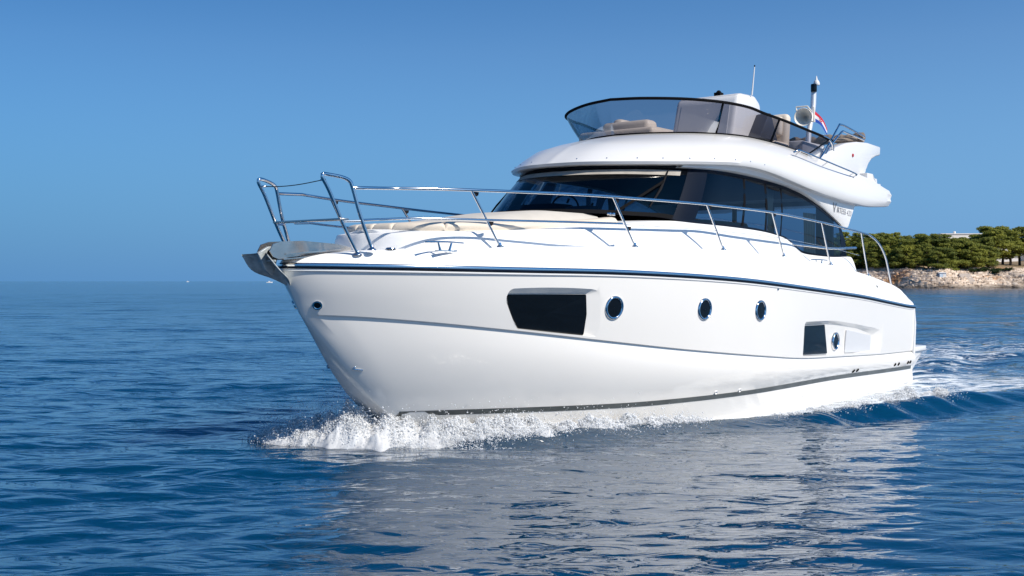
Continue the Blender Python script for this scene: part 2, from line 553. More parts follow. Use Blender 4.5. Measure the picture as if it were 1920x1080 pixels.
NS = 150
U = np.linspace(0, 1, NS) ** 1.8
LEV = []                                                   # hull lines from the sheer down to the keel
def line(s0, yf, zf):
    s = s0 + (12.84 - s0) * U
    y = yf(s); y[0] = 0
    return np.stack([s, y, zf(s)], -1)
L_sheer = line(.08, sheer_y, sheer_z)
L_crt = line(.29, lambda s: sh(s, .29, 6.9, 2.085, 2, 1.3, 1.93), lambda s: zsm(CR_Z, s))
L_crb = L_crt + np.array([.012, 0, -.014]); L_crb[:, 1] = np.maximum(L_crt[:, 1] - .030 * sstep(0, .25, L_crt[:, 1]), 0); L_crb[0, 1] = 0
L_str = line(1.50, lambda s: sh(s, 1.38, 5.7, 1.97, 2, 1.32, 1.91), lambda s: .30 + .045 * sstep(4.5, 1.6, s) - .05 * sstep(9, 12.8, s))
L_chi = line(1.95, lambda s: sh(s, 1.80, 5.8, 1.93, 2, 1.25, 1.90), lambda s: -.17 + 0 * s)
L_keel = line(2.3, lambda s: 0 * s, lambda s: -.25 - .55 * sstep(2.3, 6, s))
def mid(a, b, t, bulge=0.0):
    r = a * (1 - t) + b * t
    k = 4 * t * (1 - t) * bulge
    r[:, 1] = r[:, 1] + k * sstep(0, .3, r[:, 1]); r[0, 1] = 0
    return r
def stemfix(r, z):                                          # keep the stem on its measured rake
    return r
for t in (0, .2, .4, .6, .8):
    LEV.append(mid(L_sheer, L_crt, t, .012))
LEV += [L_crt, L_crb]
for t in (.2, .4, .6, .8):
    LEV.append(mid(L_crb, L_str, t, .07))
LEV += [L_str, mid(L_str, L_chi, .5, .02), L_chi, mid(L_chi, L_keel, .5, .05), L_keel]
# the stem follows the raked profile of the photo
STEM = ([1.9, 1.7, 1.57, 1.39, 1.27, 1.065, .82, .61, .485, .27, 0, -.25], [.06, .14, .22, .32, .43, .60, .82, 1.02, 1.16, 1.42, 1.85, 2.4])
for r in LEV:
    z0 = r[0, 2]
    want = np.interp(-z0, [-a for a in STEM[0]], STEM[1])
    sh_ = (want - r[0, 0]) * np.exp(-(r[:, 0] - r[0, 0]) / .8)
    r[:, 0] += sh_

HS = np.linspace(0.1, 12.8, 260)
HZ = np.array([np.interp(HS, r[:, 0], r[:, 2]) for r in LEV])
HY = np.array([np.interp(HS, r[:, 0], r[:, 1]) for r in LEV])
def hull_y(s, z):
    zz = np.array([np.interp(s, HS, HZ[i]) for i in range(len(LEV))])
    yy = np.array([np.interp(s, HS, HY[i]) for i in range(len(LEV))])
    return float(np.interp(-z, -zz, yy))

hb = MB()
rows = [VV(r) for r in LEV]
grid(hb, rows)
hb.mirror()
top = rows[0]
grid(hb, [top, top * np.array([1, -1, 1])])               # deck level lid, closes the solid
n = len(rows)
tr = [r[-1] for r in rows]
hb.add(tr + [p * np.array([1, -1, 1]) for p in tr], [tuple(range(n)) + tuple(reversed(range(n, 2 * n)))])
M['hullgel'] = pmat("hull_gelcoat", (0.81, 0.78, 0.735), 0.16, coat=0.5, var=0.012, vscale=0.8)
hull = hb.build("hull", M['hullgel'], yacht, ang=28)

def cut(target, cutter_mb):
    c = cutter_mb.build("cutter", M['gel'], None, smooth=False)
    c.parent = target.parent
    md = target.modifiers.new("cut", 'BOOLEAN')
    md.operation = 'DIFFERENCE'; md.object = c; md.solver = 'EXACT'; md.use_self = True; md.use_hole_tolerant = True
    bpy.context.view_layer.update()
    dg = bpy.context.evaluated_depsgraph_get()
    me = bpy.data.meshes.new_from_object(target.evaluated_get(dg))
    target.modifiers.clear()
    old = target.data
    target.data = me
    bpy.data.meshes.remove(old)
    bpy.data.objects.remove(c)
    me.name = target.name

def roundpoly(pts, r, k=5):
    """corner-rounded polygon in (s, z)"""
    out = []
    n = len(pts)
    for i in range(n):
        p = np.array(pts[i], float); a = np.array(pts[i - 1], float); b = np.array(pts[(i + 1) % n], float)
        rr = r[i] if hasattr(r, '__len__') else r
        da = (a - p) / np.linalg.norm(a - p); db = (b - p) / np.linalg.norm(b - p)
        p0 = p + da * rr; p1 = p + db * rr
        for t in np.linspace(0, 1, k):
            out.append((1 - t) ** 2 * p0 + 2 * t * (1 - t) * p + t * t * p1)
    return out

# recesses of the hull windows: outer outline at the skin, inner outline at the bottom of the recess
W1o = roundpoly([(2.09, 1.672), (3.14, 1.662), (3.235, 1.625), (3.305, 1.25), (3.275, 1.122), (2.265, 1.235), (2.05, 1.56)], [.06, .06, .06, .1, .02, .03, .06])
W1i = roundpoly([(2.095, 1.615), (3.10, 1.608), (3.150, 1.375), (3.160, 1.134), (2.315, 1.233), (2.15, 1.45)], [.02, .02, .05, .012, .012, .06])
W2o = roundpoly([(7.72, 1.175), (8.85, 1.165), (9.85, 1.08), (11.10, .94), (11.12, .575), (9.5, .63), (7.72, .692)], [.10, .3, .3, .12, .06, .3, .03])
W2i = roundpoly([(7.76, 1.125), (8.85, 1.115), (9.85, 1.03), (10.85, .885), (10.86, .592), (9.5, .638), (7.76, .698)], [.03, .3, .3, .04, .04, .3, .02])
def cutter(po, pi, depth, side=1):
    mb = MB()
    n = len(po)
    # push the outer outline out along the taper so that it clears the skin
    oo = [p + (p - q) * .5 for p, q in zip(map(np.array, po), _match(po, pi))]
    v = [V(p[0], side * (hull_y(p[0], p[1]) + depth * .5), p[1]) for p in oo]
    ii = _match(po, pi)
    v += [V(p[0], side * (hull_y(p[0], p[1]) - depth), p[1]) for p in ii]
    v += [np.mean(np.array(v[:n]), 0), np.mean(np.array(v[n:2 * n]), 0)]
    f = []
    for i in range(n):
        j = (i + 1) % n
        f += [(i, i + n, j), (j, i + n, j + n), (i, j, 2 * n), (j + n, i + n, 2 * n + 1)]
    mb.add(v, f)
    return mb
def _match(po, pi):
    """points of the closed outline pi at the same share of its length as those of po"""
    def par(P):
        P = np.array(list(P) + [P[0]]); d = np.r_[0, np.cumsum(np.linalg.norm(np.diff(P, axis=0), axis=1))]
        return P, d
    c = np.mean(np.array(po), 0); ci = np.mean(np.array(pi), 0)
    Pi, di = par(pi)
    ang = np.array([math.atan2((p[1] - ci[1]) * 2, p[0] - ci[0]) for p in Pi[:-1]])
    res = []
    dense = np.stack([np.interp(np.linspace(0, di[-1], 800), di, Pi[:, k]) for k in (0, 1)], 1)
    for p in po:                                             # nearest inner point, searched from the outer one
        d = np.linalg.norm(dense - np.array(p), axis=1)
        res.append(dense[np.argmin(d)])
    return res
for sd in (1, -1):
    cut(hull, cutter(W1o, W1i, .055, sd))
    cut(hull, cutter(W2o, W2i, .060, sd))
hull.data.polygons.foreach_set("use_smooth", np.ones(len(hull.data.polygons), dtype=bool))
hull.data.set_sharp_from_angle(angle=R(26))

def pane(name, poly, depth, mat, parent, side=1, thick=.006):
    mb = MB()
    p = [V(a, side * (hull_y(a, b) - depth), b) for a, b in poly]
    prism(mb, p, (0, side * thick, 0))
    return mb.build(name, mat, parent, smooth=False)
for sd in (1, -1):
    fw = pane("hull_window", roundpoly([(2.10, 1.609), (3.094, 1.602), (3.143, 1.375), (3.152, 1.142), (2.32, 1.240), (2.156, 1.45)], .02), .060, M['blackglass'], yacht, sd, .014)
    if sd > 0: fw["label"] = "large black hull window in a white recess near the bow"
    aw = pane("hull_window", roundpoly([(7.765, 1.115), (8.62, 1.108), (8.78, .675), (7.765, .705)], .012), .066, M['blackglass'], yacht, sd, .014)
    if sd > 0: aw["label"] = "dark hull window at the front of the long aft recess"
    pane("recess_panel", roundpoly([(9.55, 1.0), (10.72, .865), (10.72, .61), (9.51, .65)], .02), .062, M['grey_panel'], yacht, sd, .016)

def porthole(s, z, r, side=1, depth=0.0):
    y = hull_y(s, z) - depth
    # local frame of the skin
    e = .06
    ds = np.array(V(s + e, hull_y(s + e, z), z)) - np.array(V(s - e, hull_y(s - e, z), z))
    dz = np.array(V(s, hull_y(s, z + e), z + e)) - np.array(V(s, hull_y(s, z - e), z - e))
    a = Vector(ds).normalized(); b = Vector(dz).normalized()
    nn = b.cross(a).normalized()
    if nn.y < 0: nn = -nn
    c = Vector(V(s, y, z))
    if side < 0:
        nn.y *= -1; c.y *= -1
    mb = MB()
    lathe(mb, [(-.01, r * 1.0), (.014, r * .98), (.022, r * .90), (.018, r * .80), (.004, r * .77)], c, nn, 36)
    ring = mb.build("porthole_frame", M['steel'], yacht, ang=60)
    mb = MB()
    lathe(mb, [(.005, r * .79), (.006, .001)], c, nn, 36)
    mb.build("porthole_glass", M['blackglass'], ring)
for s, z, dp in ((3.47, 1.449, 0), (5.03, 1.407, 0), (6.33, 1.365, 0), (9.10, .842, .055)):
    for sd in (1, -1):
        porthole(s, z, .138, sd, dp)

# rub rail: steel band with a black insert along the sheer
def along(yoff, zoff, s0=0.08, n=160, f=None):
    u = np.linspace(0, 1, n) ** 1.7
    s = s0 + (12.86 - s0) * u
    return np.stack([s, np.maximum(sheer_y(s) + yoff, 0), sheer_z(s) + zoff], -1)
def outward(curve, d):
    """shift a plan curve outwards by d along its normal"""
    t = np.gradient(curve[:, :2], axis=0)
    t /= np.linalg.norm(t, axis=1)[:, None] + 1e-9
    nn = np.stack([-t[:, 1], t[:, 0]], 1)
    c = curve.copy(); c[:, :2] += nn * d
    c[0, 1] = 0
    return c
def outward_p(curve, d):
    c = outward(curve, d)
    return c
base = along(0, 0)
rr = MB()
grid(rr, [VV(outward_p(base + [0, 0, dz], d)) for d, dz in ((-.005, .035), (.018, .034), (.028, .024), (.030, .012), (.028, .000), (.020, -.004))])
rr.mirror()
rail = rr.build("rub_rail", M['steel'], yacht, ang=50)
ri = MB()
grid(ri, [VV(outward_p(base + [0, 0, dz], d)) for d, dz in ((.020, -.004), (.025, -.009), (.024, -.018), (-.005, -.0255))])
ri.mirror()
ri.build("rubber_insert", M['navy'], rail, ang=50)
rl = MB()
grid(rl, [VV(outward_p(base + [0, 0, dz], d)) for d, dz in ((-.008, -.0262), (.012, -.030), (.012, -.045), (-.01, -.060))])
rl.mirror()
rl.build("rail_lip", M['gel'], rail, ang=50)

# boot stripe, laid on the skin
bs = MB()
ss = np.linspace(1.43, 12.75, 150)
def skin_row(zf, off):
    return VV([(s, hull_y(s, zf(s)) + off, zf(s)) for s in ss])
def zst(s): return .287 + .045 * sstep(4.5, 1.6, s) - .055 * sstep(8.5, 12.8, s)
grid(bs, [skin_row(lambda s: zst(s) + .028, .001), skin_row(lambda s: zst(s) + .028, .006), skin_row(lambda s: zst(s) - .030, .006), skin_row(lambda s: zst(s) - .030, .001)])
bs.mirror()
bs.build("boot_stripe", M['stripe'], yacht, ang=50)

# ---- deck, bulwark shoulder and cockpit
DK = ([0, .5, 1.0, 1.15, 1.3, 1.7, 1.95, 2.1, 3.9, 5.7, 7.45, 9.25, 10.2, 11.04, 12.23, 12.55, 12.7, 12.84], [2.0, 2.05, 2.085, 2.085, 2.055, 2.055, 2.115, 2.12, 2.154, 2.152, 2.093, 2.0, 1.925, 1.838, 1.685, 1.60, 1.50, 1.42])
def deck_z(s):
    s = np.asarray(s, float)
    return sum(np.interp(s + d, DK[0], DK[1]) for d in np.linspace(-.12, .12, 5)) / 5
dk = MB()
def deck_row(inset, hfrac, n=170, s0=.10, send=12.84):
    u = np.linspace(0, 1, n) ** 1.6
    s = s0 + (send - s0) * u
    ys = sheer_y(s); zs = sheer_z(s) + .03
    c = np.stack([s, ys, zs + (deck_z(s) - zs) * hfrac], -1)
    c = outward(c, -inset)
    c[:, 1] = np.maximum(c[:, 1], 0); c[0, 1] = 0
    return c
drows = [deck_row(.004, -.05), deck_row(.012, .18), deck_row(.03, .42), deck_row(.06, .68), deck_row(.105, .88), deck_row(.15, .97), deck_row(.20, 1.0), deck_row(.26, .985)]
grid(dk, [VV(r) for r in drows])
inner = drows[-1]
k = inner[:, 0] < 10.9
fl = inner[k].copy(); fl[:, 1] = 0; fl[:, 2] = deck_z(fl[:, 0]) - .01
grid(dk, [VV(inner[k]), VV(fl)])
kk = inner[:, 0] >= 10.85
cs = inner[kk]
ct = cs.copy(); ct[:, 1] = np.maximum(cs[:, 1] - .10, 0)
cb = ct.copy(); cb[:, 2] = .95
cc = cb.copy(); cc[:, 1] = 0
grid(dk, [VV(cs), VV(ct), VV(cb), VV(cc)])
dk.mirror()
deck = dk.build("deck", M['gel2'], yacht, ang=40)
tb = MB()                                                   # transom wall and corner post
box(tb, V(12.80, 0, .95), (.07, 3.60, .75))
trm = tb.build("transom", M['gel'], yacht, ang=40)
for sd in (1, -1):
    mb = MB(); tube(mb, [V(12.84, sd * 1.93, .42), V(12.85, sd * 1.945, 1.0), V(12.83, sd * 1.93, 1.27)], .035, 10)
    mb.build("corner_post", M['gel'], trm, ang=40)
sp = MB()
pl = [V(12.82, -1.90, .0), V(12.82, 1.90, .0), V(13.66, 1.90, 0), V(13.80, 1.78, 0), V(13.86, 0, 0), V(13.80, -1.78, 0), V(13.66, -1.90, 0)]
prism(sp, [(a, b, .485) for a, b, c in pl], (0, 0, .085))
plat = bevel(sp.build("swim_platform", M['gel'], yacht), .015, 2)
for sd in (1, -1):
    sb = MB(); prism(sb, [V(12.80, sd * 1.86, .482), V(13.66, sd * 1.84, .482), V(13.60, sd * 1.80, .36), V(12.80, sd * 1.84, .02)], (0, -sd * .3, 0))
    sb.build("platform_bracket", M['gel'], plat, smooth=False)
tk = MB()
box(tk, V(13.27, 0, .573), (.74, 3.4, .012))
tk.build("teak_deck", M['teak'], plat, smooth=False)

# ---- coachroof: raised foredeck that carries the sunpad and the cabin windows
NT = 160
T_c = [(1.12, 0, 2.25), (1.20, .35, 2.25), (1.42, .66, 2.26), (1.80, .88, 2.27), (2.4, 1.04, 2.295), (3.2, 1.19, 2.35), (4.1, 1.35, 2.43), (5.0, 1.49, 2.495), (5.6, 1.57, 2.488), (6.5, 1.585, 2.478), (7.4, 1.585, 2.455), (8.0, 1.585, 2.41), (8.33, 1.585, 2.355), (8.62, 1.585, 2.25), (8.95, 1.585, 2.165), (9.98, 1.585, 2.13), (10.55, 1.585, 2.14), (10.83, 1.57, 2.15)]
T_r = spline_len(T_c, NT)
F_r = T_r.copy()
fo = np.interp(F_r[:, 0], [1.1, 1.8, 2.6, 4.5, 6.5], [.06, .05, .08, .14, .12])
F_r = outward(F_r, 0) ; F_r = outward(T_r, 1.0) - T_r
F_r = T_r + F_r * fo[:, None]
F_r[:, 2] = deck_z(F_r[:, 0]) - .03; F_r[0, 1] = 0
def between(a, b, t, zt):
    r = a * (1 - t) + b * t
    r[:, 2] = a[:, 2] * (1 - zt) + b[:, 2] * zt
    return r
cr_rows = [F_r, between(F_r, T_r, .25, .35), between(F_r, T_r, .55, .72), between(F_r, T_r, .82, .93), T_r]
ins = outward(T_r, -.06); ins[:, 2] = T_r[:, 2] + .012; ins[0, 1] = 0
ctr = T_r.copy(); ctr[:, 1] = 0; ctr[:, 2] = T_r[:, 2] + .05
lim = T_r[:, 0] < 6.0
cm = MB()
grid(cm, [VV(r) for r in cr_rows + [ins]])
grid(cm, [VV(ins[lim]), VV(between(ins, ctr, .5, .8)[lim]), VV(ctr[lim])])
cm.add([V(10.83, F_r[-1, 1], F_r[-1, 2] - .2), V(10.83, T_r[-1, 1], T_r[-1, 2]), V(10.83, T_r[-1, 1] - .25, T_r[-1, 2]), V(10.83, F_r[-1, 1] - .3, F_r[-1, 2] - .2)], [(0, 1, 2, 3)])
cm.mirror()
coach = cm.build("coachroof", M['gel2'], yacht, ang=40)

# ---- sunpad: a ring of bolsters round a raised inner pad
def pad_edge(n0=-1):
    pts = [(1.30, 0, 2.262), (1.33, .28, 2.262), (1.45, .52, 2.268), (1.66, .72, 2.277), (1.98, .86, 2.285), (2.5, .96, 2.30), (3.2, 1.06, 2.335), (3.9, 1.13, 2.385), (4.35, 1.16, 2.43)]
    return spline_len(pts, 200)
PE = pad_edge()
pe_s = np.linspace(0, 1, len(PE))
def bolster(i0, i1, sd, both=False):
    c = PE[i0:i1 + 1]
    mb = MB()
    prof = [(.02, .000), (-.004, .03), (-.006, .065), (.02, .095), (.07, .108), (.18, .108), (.27, .098), (.30, .06), (.30, .0)]
    tt = np.gradient(PE[:, :2], axis=0); tt /= np.linalg.norm(tt, axis=1)[:, None]
    nin = np.stack([tt[:, 1], -tt[:, 0]], 1)[i0:i1 + 1]
    sec = []
    for d, z in prof:
        r = c.copy(); r[:, :2] += nin * d; r[:, 2] += z
        # the ends of each cushion round off
        k = np.minimum(np.arange(len(c)), np.arange(len(c))[::-1])
        r[:, 2] -= np.where(k == 0, .03, np.where(k == 1, .008, 0)) * (z > .02)
        sec.append(r)
    if both:
        sec = [np.vstack([(r * [1, -1, 1])[::-1][:-1], r]) for r in sec]
    q = [VV(r) * np.array([1, sd, 1]) for r in sec]
    grid(mb, q)
    m = len(sec)
    for e in (0, -1):
        mb.add([r[e] for r in q], [tuple(range(m))])
    return mb
def idx(y):
    return int(np.argmin(np.abs(PE[:100, 1] - y)))
sunpad = empty("sunpad", V(3, 0, 2.3), 0, yacht)
def under(o, par):
    """parent an object built in yacht space below a child empty"""
    o.parent = par
    o.matrix_parent_inverse = Matrix.Translation(-par.location)
    return o
i1 = idx(.27); i2 = idx(.72)
und = [bolster(0, i1, 1, True)]
for sd in (1, -1):
    und += [bolster(i1, i2, sd), bolster(i2, 199, sd)]
for mb in und:
    under(mb.build("bolster", M['cream'], None, ang=60), sunpad)
# inner pad
tt = np.gradient(PE[:, :2], axis=0); tt /= np.linalg.norm(tt, axis=1)[:, None]
nin = np.stack([tt[:, 1], -tt[:, 0]], 1)
def inset_row(d, dz):
    r = PE.copy(); r[:, :2] += nin * d; r[:, 1] = np.maximum(r[:, 1], 0); r[0, 1] = 0
    r[:, 2] += dz
    return r
def crown(r, w):
    r = r.copy()
    r[:, 2] = 2.355 + .012 + .235 * sstep(1.5, 4.0, r[:, 0]) * w + .02
    return r
a0 = inset_row(.285, .095); a1 = crown(inset_row(.31, .1), .35); a2 = crown(inset_row(.42, .1), .85); a3 = crown(inset_row(.42, .1), 1.0); a3[:, 1] *= .5; a4 = a3.copy(); a4[:, 1] = 0
a1[:, 2] = np.maximum(a1[:, 2], a0[:, 2] + .02); a2[:, 2] = np.maximum(a2[:, 2], a1[:, 2] + .005)
mb = MB(); grid(mb, [VV(r) for r in (a0, a1, a2, a3, a4)]); mb.mirror()
under(mb.build("mattress", M['cream2'], None, ang=60), sunpad)

# ---- cabin glazing: windscreen wraps into the side windows
A_c = [(3.85, 0, 2.60), (3.99, .45, 2.598), (4.35, .85, 2.59), (4.72, 1.12, 2.572), (5.12, 1.34, 2.555), (5.58, 1.52, 2.487), (6.5, 1.55, 2.475), (7.4, 1.55, 2.452), (8.15, 1.55, 2.385), (8.40, 1.55, 2.335), (8.62, 1.55, 2.245), (8.98, 1.55, 2.160), (9.98, 1.55, 2.125), (10.72, 1.54, 2.14)]
B_c = [(4.65, 0, 3.20), (4.76, .42, 3.205), (5.04, .80, 3.215), (5.30, 1.04, 3.22), (5.66, 1.27, 3.222), (6.16, 1.42, 3.235), (6.85, 1.44, 3.24), (7.6, 1.45, 3.22), (8.36, 1.46, 3.175), (8.75, 1.46, 3.135), (9.12, 1.47, 3.08), (9.73, 1.47, 2.945), (10.27, 1.475, 2.78), (10.60, 1.48, 2.66)]
NW = 170
A_r = spline(A_c, NW); B_r = spline(B_c, NW)
A_r[0, 1] = B_r[0, 1] = 0
tpar = np.linspace(0, len(A_c) - 1, NW)
def gl_rows(a, b, off=0.0):
    rws = []
    for t in np.linspace(0, 1, 7):
        r = A_r * (1 - t) + B_r * t
        bul = 4 * t * (1 - t) * .03
        r = r.copy()
        r = outward(r, bul + off)
        rws.append(r[(tpar >= a) & (tpar <= b)])
    return rws
def glass_part(name, a, b, mat, parent, off=0.0, both=False, sides=(1, -1), t0=0, t1=6):
    out = []
    for sd in ((1,) if both else sides):
        mb = MB()
        grid(mb, [VV(r) * np.array([1, sd, 1]) for r in gl_rows(a, b, off)[t0:t1 + 1]])
        if both: mb.mirror()
        out.append(mb.build(name, mat, parent, ang=60))
    return out
M['screen'] = glassmat("windscreen_glass", (0.10, 0.18, 0.27), 0.9)
win = glass_part("windscreen", 0, 4.35, M['screen'], yacht, 0, both=True)[0]
side_w = glass_part("side_window", 5.0, 13, M['glass'], yacht, 0)
pil = glass_part("windscreen_pillar", 4.30, 5.05, M['navy'], yacht, .004)
# dark mullions and edge bands on the glass
def edge_band(a, b, t0, t1, off, mat, name, parent, both=False, sides=(1, -1)):
    for sd in ((1,) if both else sides):
        mb = MB()
        rws = []
        for t in (t0, (t0 + t1) / 2, t1):
            r = A_r * (1 - t) + B_r * t
            r = outward(r, 4 * t * (1 - t) * .03 + off)
            rws.append(VV(r[(tpar >= a) & (tpar <= b)]) * np.array([1, sd, 1]))
        grid(mb, rws)
        if both: mb.mirror()
        mb.build(name, mat, parent, ang=60)
edge_band(0, 4.35, 0, .075, .004, M['black'], "lower_band", win, both=True)
edge_band(0, 4.35, .955, 1, .004, M['black'], "upper_band", win, both=True)
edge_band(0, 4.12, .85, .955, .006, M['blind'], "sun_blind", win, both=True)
for w_, sd in zip(side_w, (1, -1)):
    edge_band(5.0, 13, .94, 1, .004, M['navy'], "upper_band", w_, sides=(sd,))
    edge_band(5.0, 13, 0, .05, .004, M['navy'], "lower_band", w_, sides=(sd,))
    def mull(a, b, mat=M['black'], nm="mullion"):
        edge_band(a, b, .05, .94, .005, mat, nm, w_, sides=(sd,))
    mull(6.35, 6.5); mull(7.22, 7.36); mull(7.90, 8.04); mull(12.55, 13.0, M['navy'])
    edge_band(7.33, 7.92, .86, .89, .006, M['black'], "sliding_pane_frame", w_, sides=(sd,))

# saloon behind the glass
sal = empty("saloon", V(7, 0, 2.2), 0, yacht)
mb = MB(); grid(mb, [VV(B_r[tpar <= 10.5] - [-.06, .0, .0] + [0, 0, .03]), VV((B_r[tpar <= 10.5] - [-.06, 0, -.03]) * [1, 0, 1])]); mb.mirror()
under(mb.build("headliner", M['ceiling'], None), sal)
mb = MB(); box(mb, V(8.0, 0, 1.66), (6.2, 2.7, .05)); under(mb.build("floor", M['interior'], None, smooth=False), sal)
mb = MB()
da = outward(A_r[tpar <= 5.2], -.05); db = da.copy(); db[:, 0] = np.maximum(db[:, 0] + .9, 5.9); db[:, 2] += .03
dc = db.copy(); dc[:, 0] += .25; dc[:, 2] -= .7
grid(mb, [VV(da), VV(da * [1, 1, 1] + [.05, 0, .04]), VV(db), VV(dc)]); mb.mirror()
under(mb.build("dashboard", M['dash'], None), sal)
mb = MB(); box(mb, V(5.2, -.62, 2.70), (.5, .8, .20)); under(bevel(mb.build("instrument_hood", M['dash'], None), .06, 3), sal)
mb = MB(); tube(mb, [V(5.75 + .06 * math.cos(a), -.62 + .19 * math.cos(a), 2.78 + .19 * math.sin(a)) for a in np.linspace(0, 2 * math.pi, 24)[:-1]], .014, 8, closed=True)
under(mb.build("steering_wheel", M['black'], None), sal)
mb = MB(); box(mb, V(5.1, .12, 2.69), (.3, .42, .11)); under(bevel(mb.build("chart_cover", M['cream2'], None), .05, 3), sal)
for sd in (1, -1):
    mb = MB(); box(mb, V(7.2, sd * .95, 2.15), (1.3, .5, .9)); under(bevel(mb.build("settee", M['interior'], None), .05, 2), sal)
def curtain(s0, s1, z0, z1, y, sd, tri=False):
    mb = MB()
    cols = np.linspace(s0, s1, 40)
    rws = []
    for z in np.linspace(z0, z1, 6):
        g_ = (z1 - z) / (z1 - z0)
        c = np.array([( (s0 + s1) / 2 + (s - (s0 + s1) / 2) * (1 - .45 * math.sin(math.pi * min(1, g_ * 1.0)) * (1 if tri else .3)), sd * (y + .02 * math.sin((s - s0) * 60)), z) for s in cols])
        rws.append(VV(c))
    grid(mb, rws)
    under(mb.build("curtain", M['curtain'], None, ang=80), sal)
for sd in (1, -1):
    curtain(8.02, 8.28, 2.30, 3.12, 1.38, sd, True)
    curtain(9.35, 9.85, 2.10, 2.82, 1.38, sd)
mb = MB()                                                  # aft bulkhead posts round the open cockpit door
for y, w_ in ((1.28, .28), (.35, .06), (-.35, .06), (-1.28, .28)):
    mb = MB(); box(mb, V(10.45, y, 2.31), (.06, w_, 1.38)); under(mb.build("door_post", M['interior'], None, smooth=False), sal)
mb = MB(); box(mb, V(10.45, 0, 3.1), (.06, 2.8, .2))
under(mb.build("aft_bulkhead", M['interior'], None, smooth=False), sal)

# ---- roof arch: white band over the side windows, running down to a pointed foot with the name on it
C_c = [(4.50, 0, 3.235), (4.61, .45, 3.24), (4.95, .90, 3.245), (5.32, 1.22, 3.255), (5.85, 1.48, 3.28), (6.5, 1.60, 3.315), (7.1, 1.625, 3.325), (7.75, 1.635, 3.29), (8.4, 1.64, 3.222), (9.0, 1.64, 3.155), (9.6, 1.64, 3.105), (10.25, 1.64, 3.062), (10.8, 1.64, 3.036), (11.5, 1.63, 3.022), (12.5, 1.61, 3.075)]
M_c = [(4.98, 0, 3.54), (5.08, .47, 3.54), (5.42, .92, 3.54), (5.85, 1.22, 3.545), (6.35, 1.44, 3.56), (6.9, 1.56, 3.575), (7.4, 1.59, 3.575), (7.95, 1.605, 3.54), (8.5, 1.62, 3.485), (9.0, 1.63, 3.44), (9.6, 1.64, 3.39), (10.2, 1.64, 3.345), (10.8, 1.64, 3.30), (11.6, 1.645, 3.25), (12.5, 1.645, 3.20)]
D_c = [(6.10, 0, 3.80), (6.20, .42, 3.80), (6.50, .80, 3.81), (6.80, 1.04, 3.815), (7.15, 1.17, 3.825), (7.6, 1.25, 3.835), (8.0, 1.29, 3.83), (8.5, 1.33, 3.81), (9.0, 1.37, 3.775), (9.4, 1.39, 3.735), (9.8, 1.41, 3.69), (10.3, 1.45, 3.65), (10.8, 1.50, 3.60), (11.6, 1.575, 3.505), (12.49, 1.625, 3.345)]
NF = 180
C_r, M_r, D_r = spline(C_c, NF), spline(M_c, NF), spline(D_c, NF)
for r in (C_r, M_r, D_r): r[0, 1] = 0
ar_lo = [(5.60, 1.30, 3.225), (6.16, 1.45, 3.238), (6.85, 1.47, 3.243), (7.6, 1.48, 3.223), (8.36, 1.49, 3.178), (8.75, 1.49, 3.138), (9.12, 1.50, 3.083), (9.73, 1.50, 2.948), (10.27, 1.505, 2.783), (10.60, 1.51, 2.663), (10.76, 1.515, 2.60)]
ar_up = [(5.70, 1.36, 3.30), (6.3, 1.50, 3.33), (6.9, 1.54, 3.36), (7.6, 1.54, 3.33), (8.36, 1.54, 3.26), (8.85, 1.54, 3.20), (9.3, 1.54, 3.15), (9.95, 1.54, 3.11), (10.5, 1.54, 3.07), (10.9, 1.54, 3.05), (11.12, 1.54, 3.045)]
lo, up = spline(ar_lo, 90), spline(ar_up, 90)
mid1 = lo * .86 + up * .14; mid1[:, 1] += .022
mid2 = lo * .5 + up * .5; mid2[:, 1] += .012
lo_in = lo.copy(); lo_in[:, 1] -= .05
up_in = up.copy(); up_in[:, 1] -= .10
mb = MB()
grid(mb, [VV(r) for r in (up, mid2, mid1, lo, lo_in, up_in)])
e = [VV(r)[-1] for r in (up, mid2, mid1, lo, lo_in, up_in)]
mb.add(e, [tuple(range(6))])
arch = mb.build("roof_arch", M['gel'], yacht, ang=40)
mb2 = MB(); mb2.add([(x, -y, z) for x, y, z in mb.v], [tuple(reversed(f)) for f in mb.f])
mb2.build("roof_arch", M['gel'], yacht, ang=40)

def lettering(txt, s, y, z, size, parent, slope=0.0, shear=0.0, name="lettering"):
    cu = bpy.data.curves.new("txt", 'FONT')
    cu.body = txt; cu.size = size; cu.extrude = .002; cu.shear = shear; cu.offset = -.0022
    ob = bpy.data.objects.new("txt", cu)
    COL.objects.link(ob)
    bpy.context.view_layer.update()
    me = bpy.data.meshes.new_from_object(ob.evaluated_get(bpy.context.evaluated_depsgraph_get()))
    bpy.data.objects.remove(ob)
    mt = Matrix.Translation(V(s, y, z)) @ Matrix(((-1, 0, 0, 0), (0, 0, 1, 0), (0, 1, 0, 0), (0, 0, 0, 1))) @ Matrix.Rotation(slope, 4, 'Z')
    me.transform(mt)
    return finish(name, me, M['letter'], parent, smooth=False)
lt = lettering("V", 10.14, 1.540, 2.86, .24, arch, R(-3), .12)
lt["label"] = "large letter V of the name on the roof arch"
lettering("IRTESS 420", 10.31, 1.540, 2.865, .135, arch, R(-4), .12)

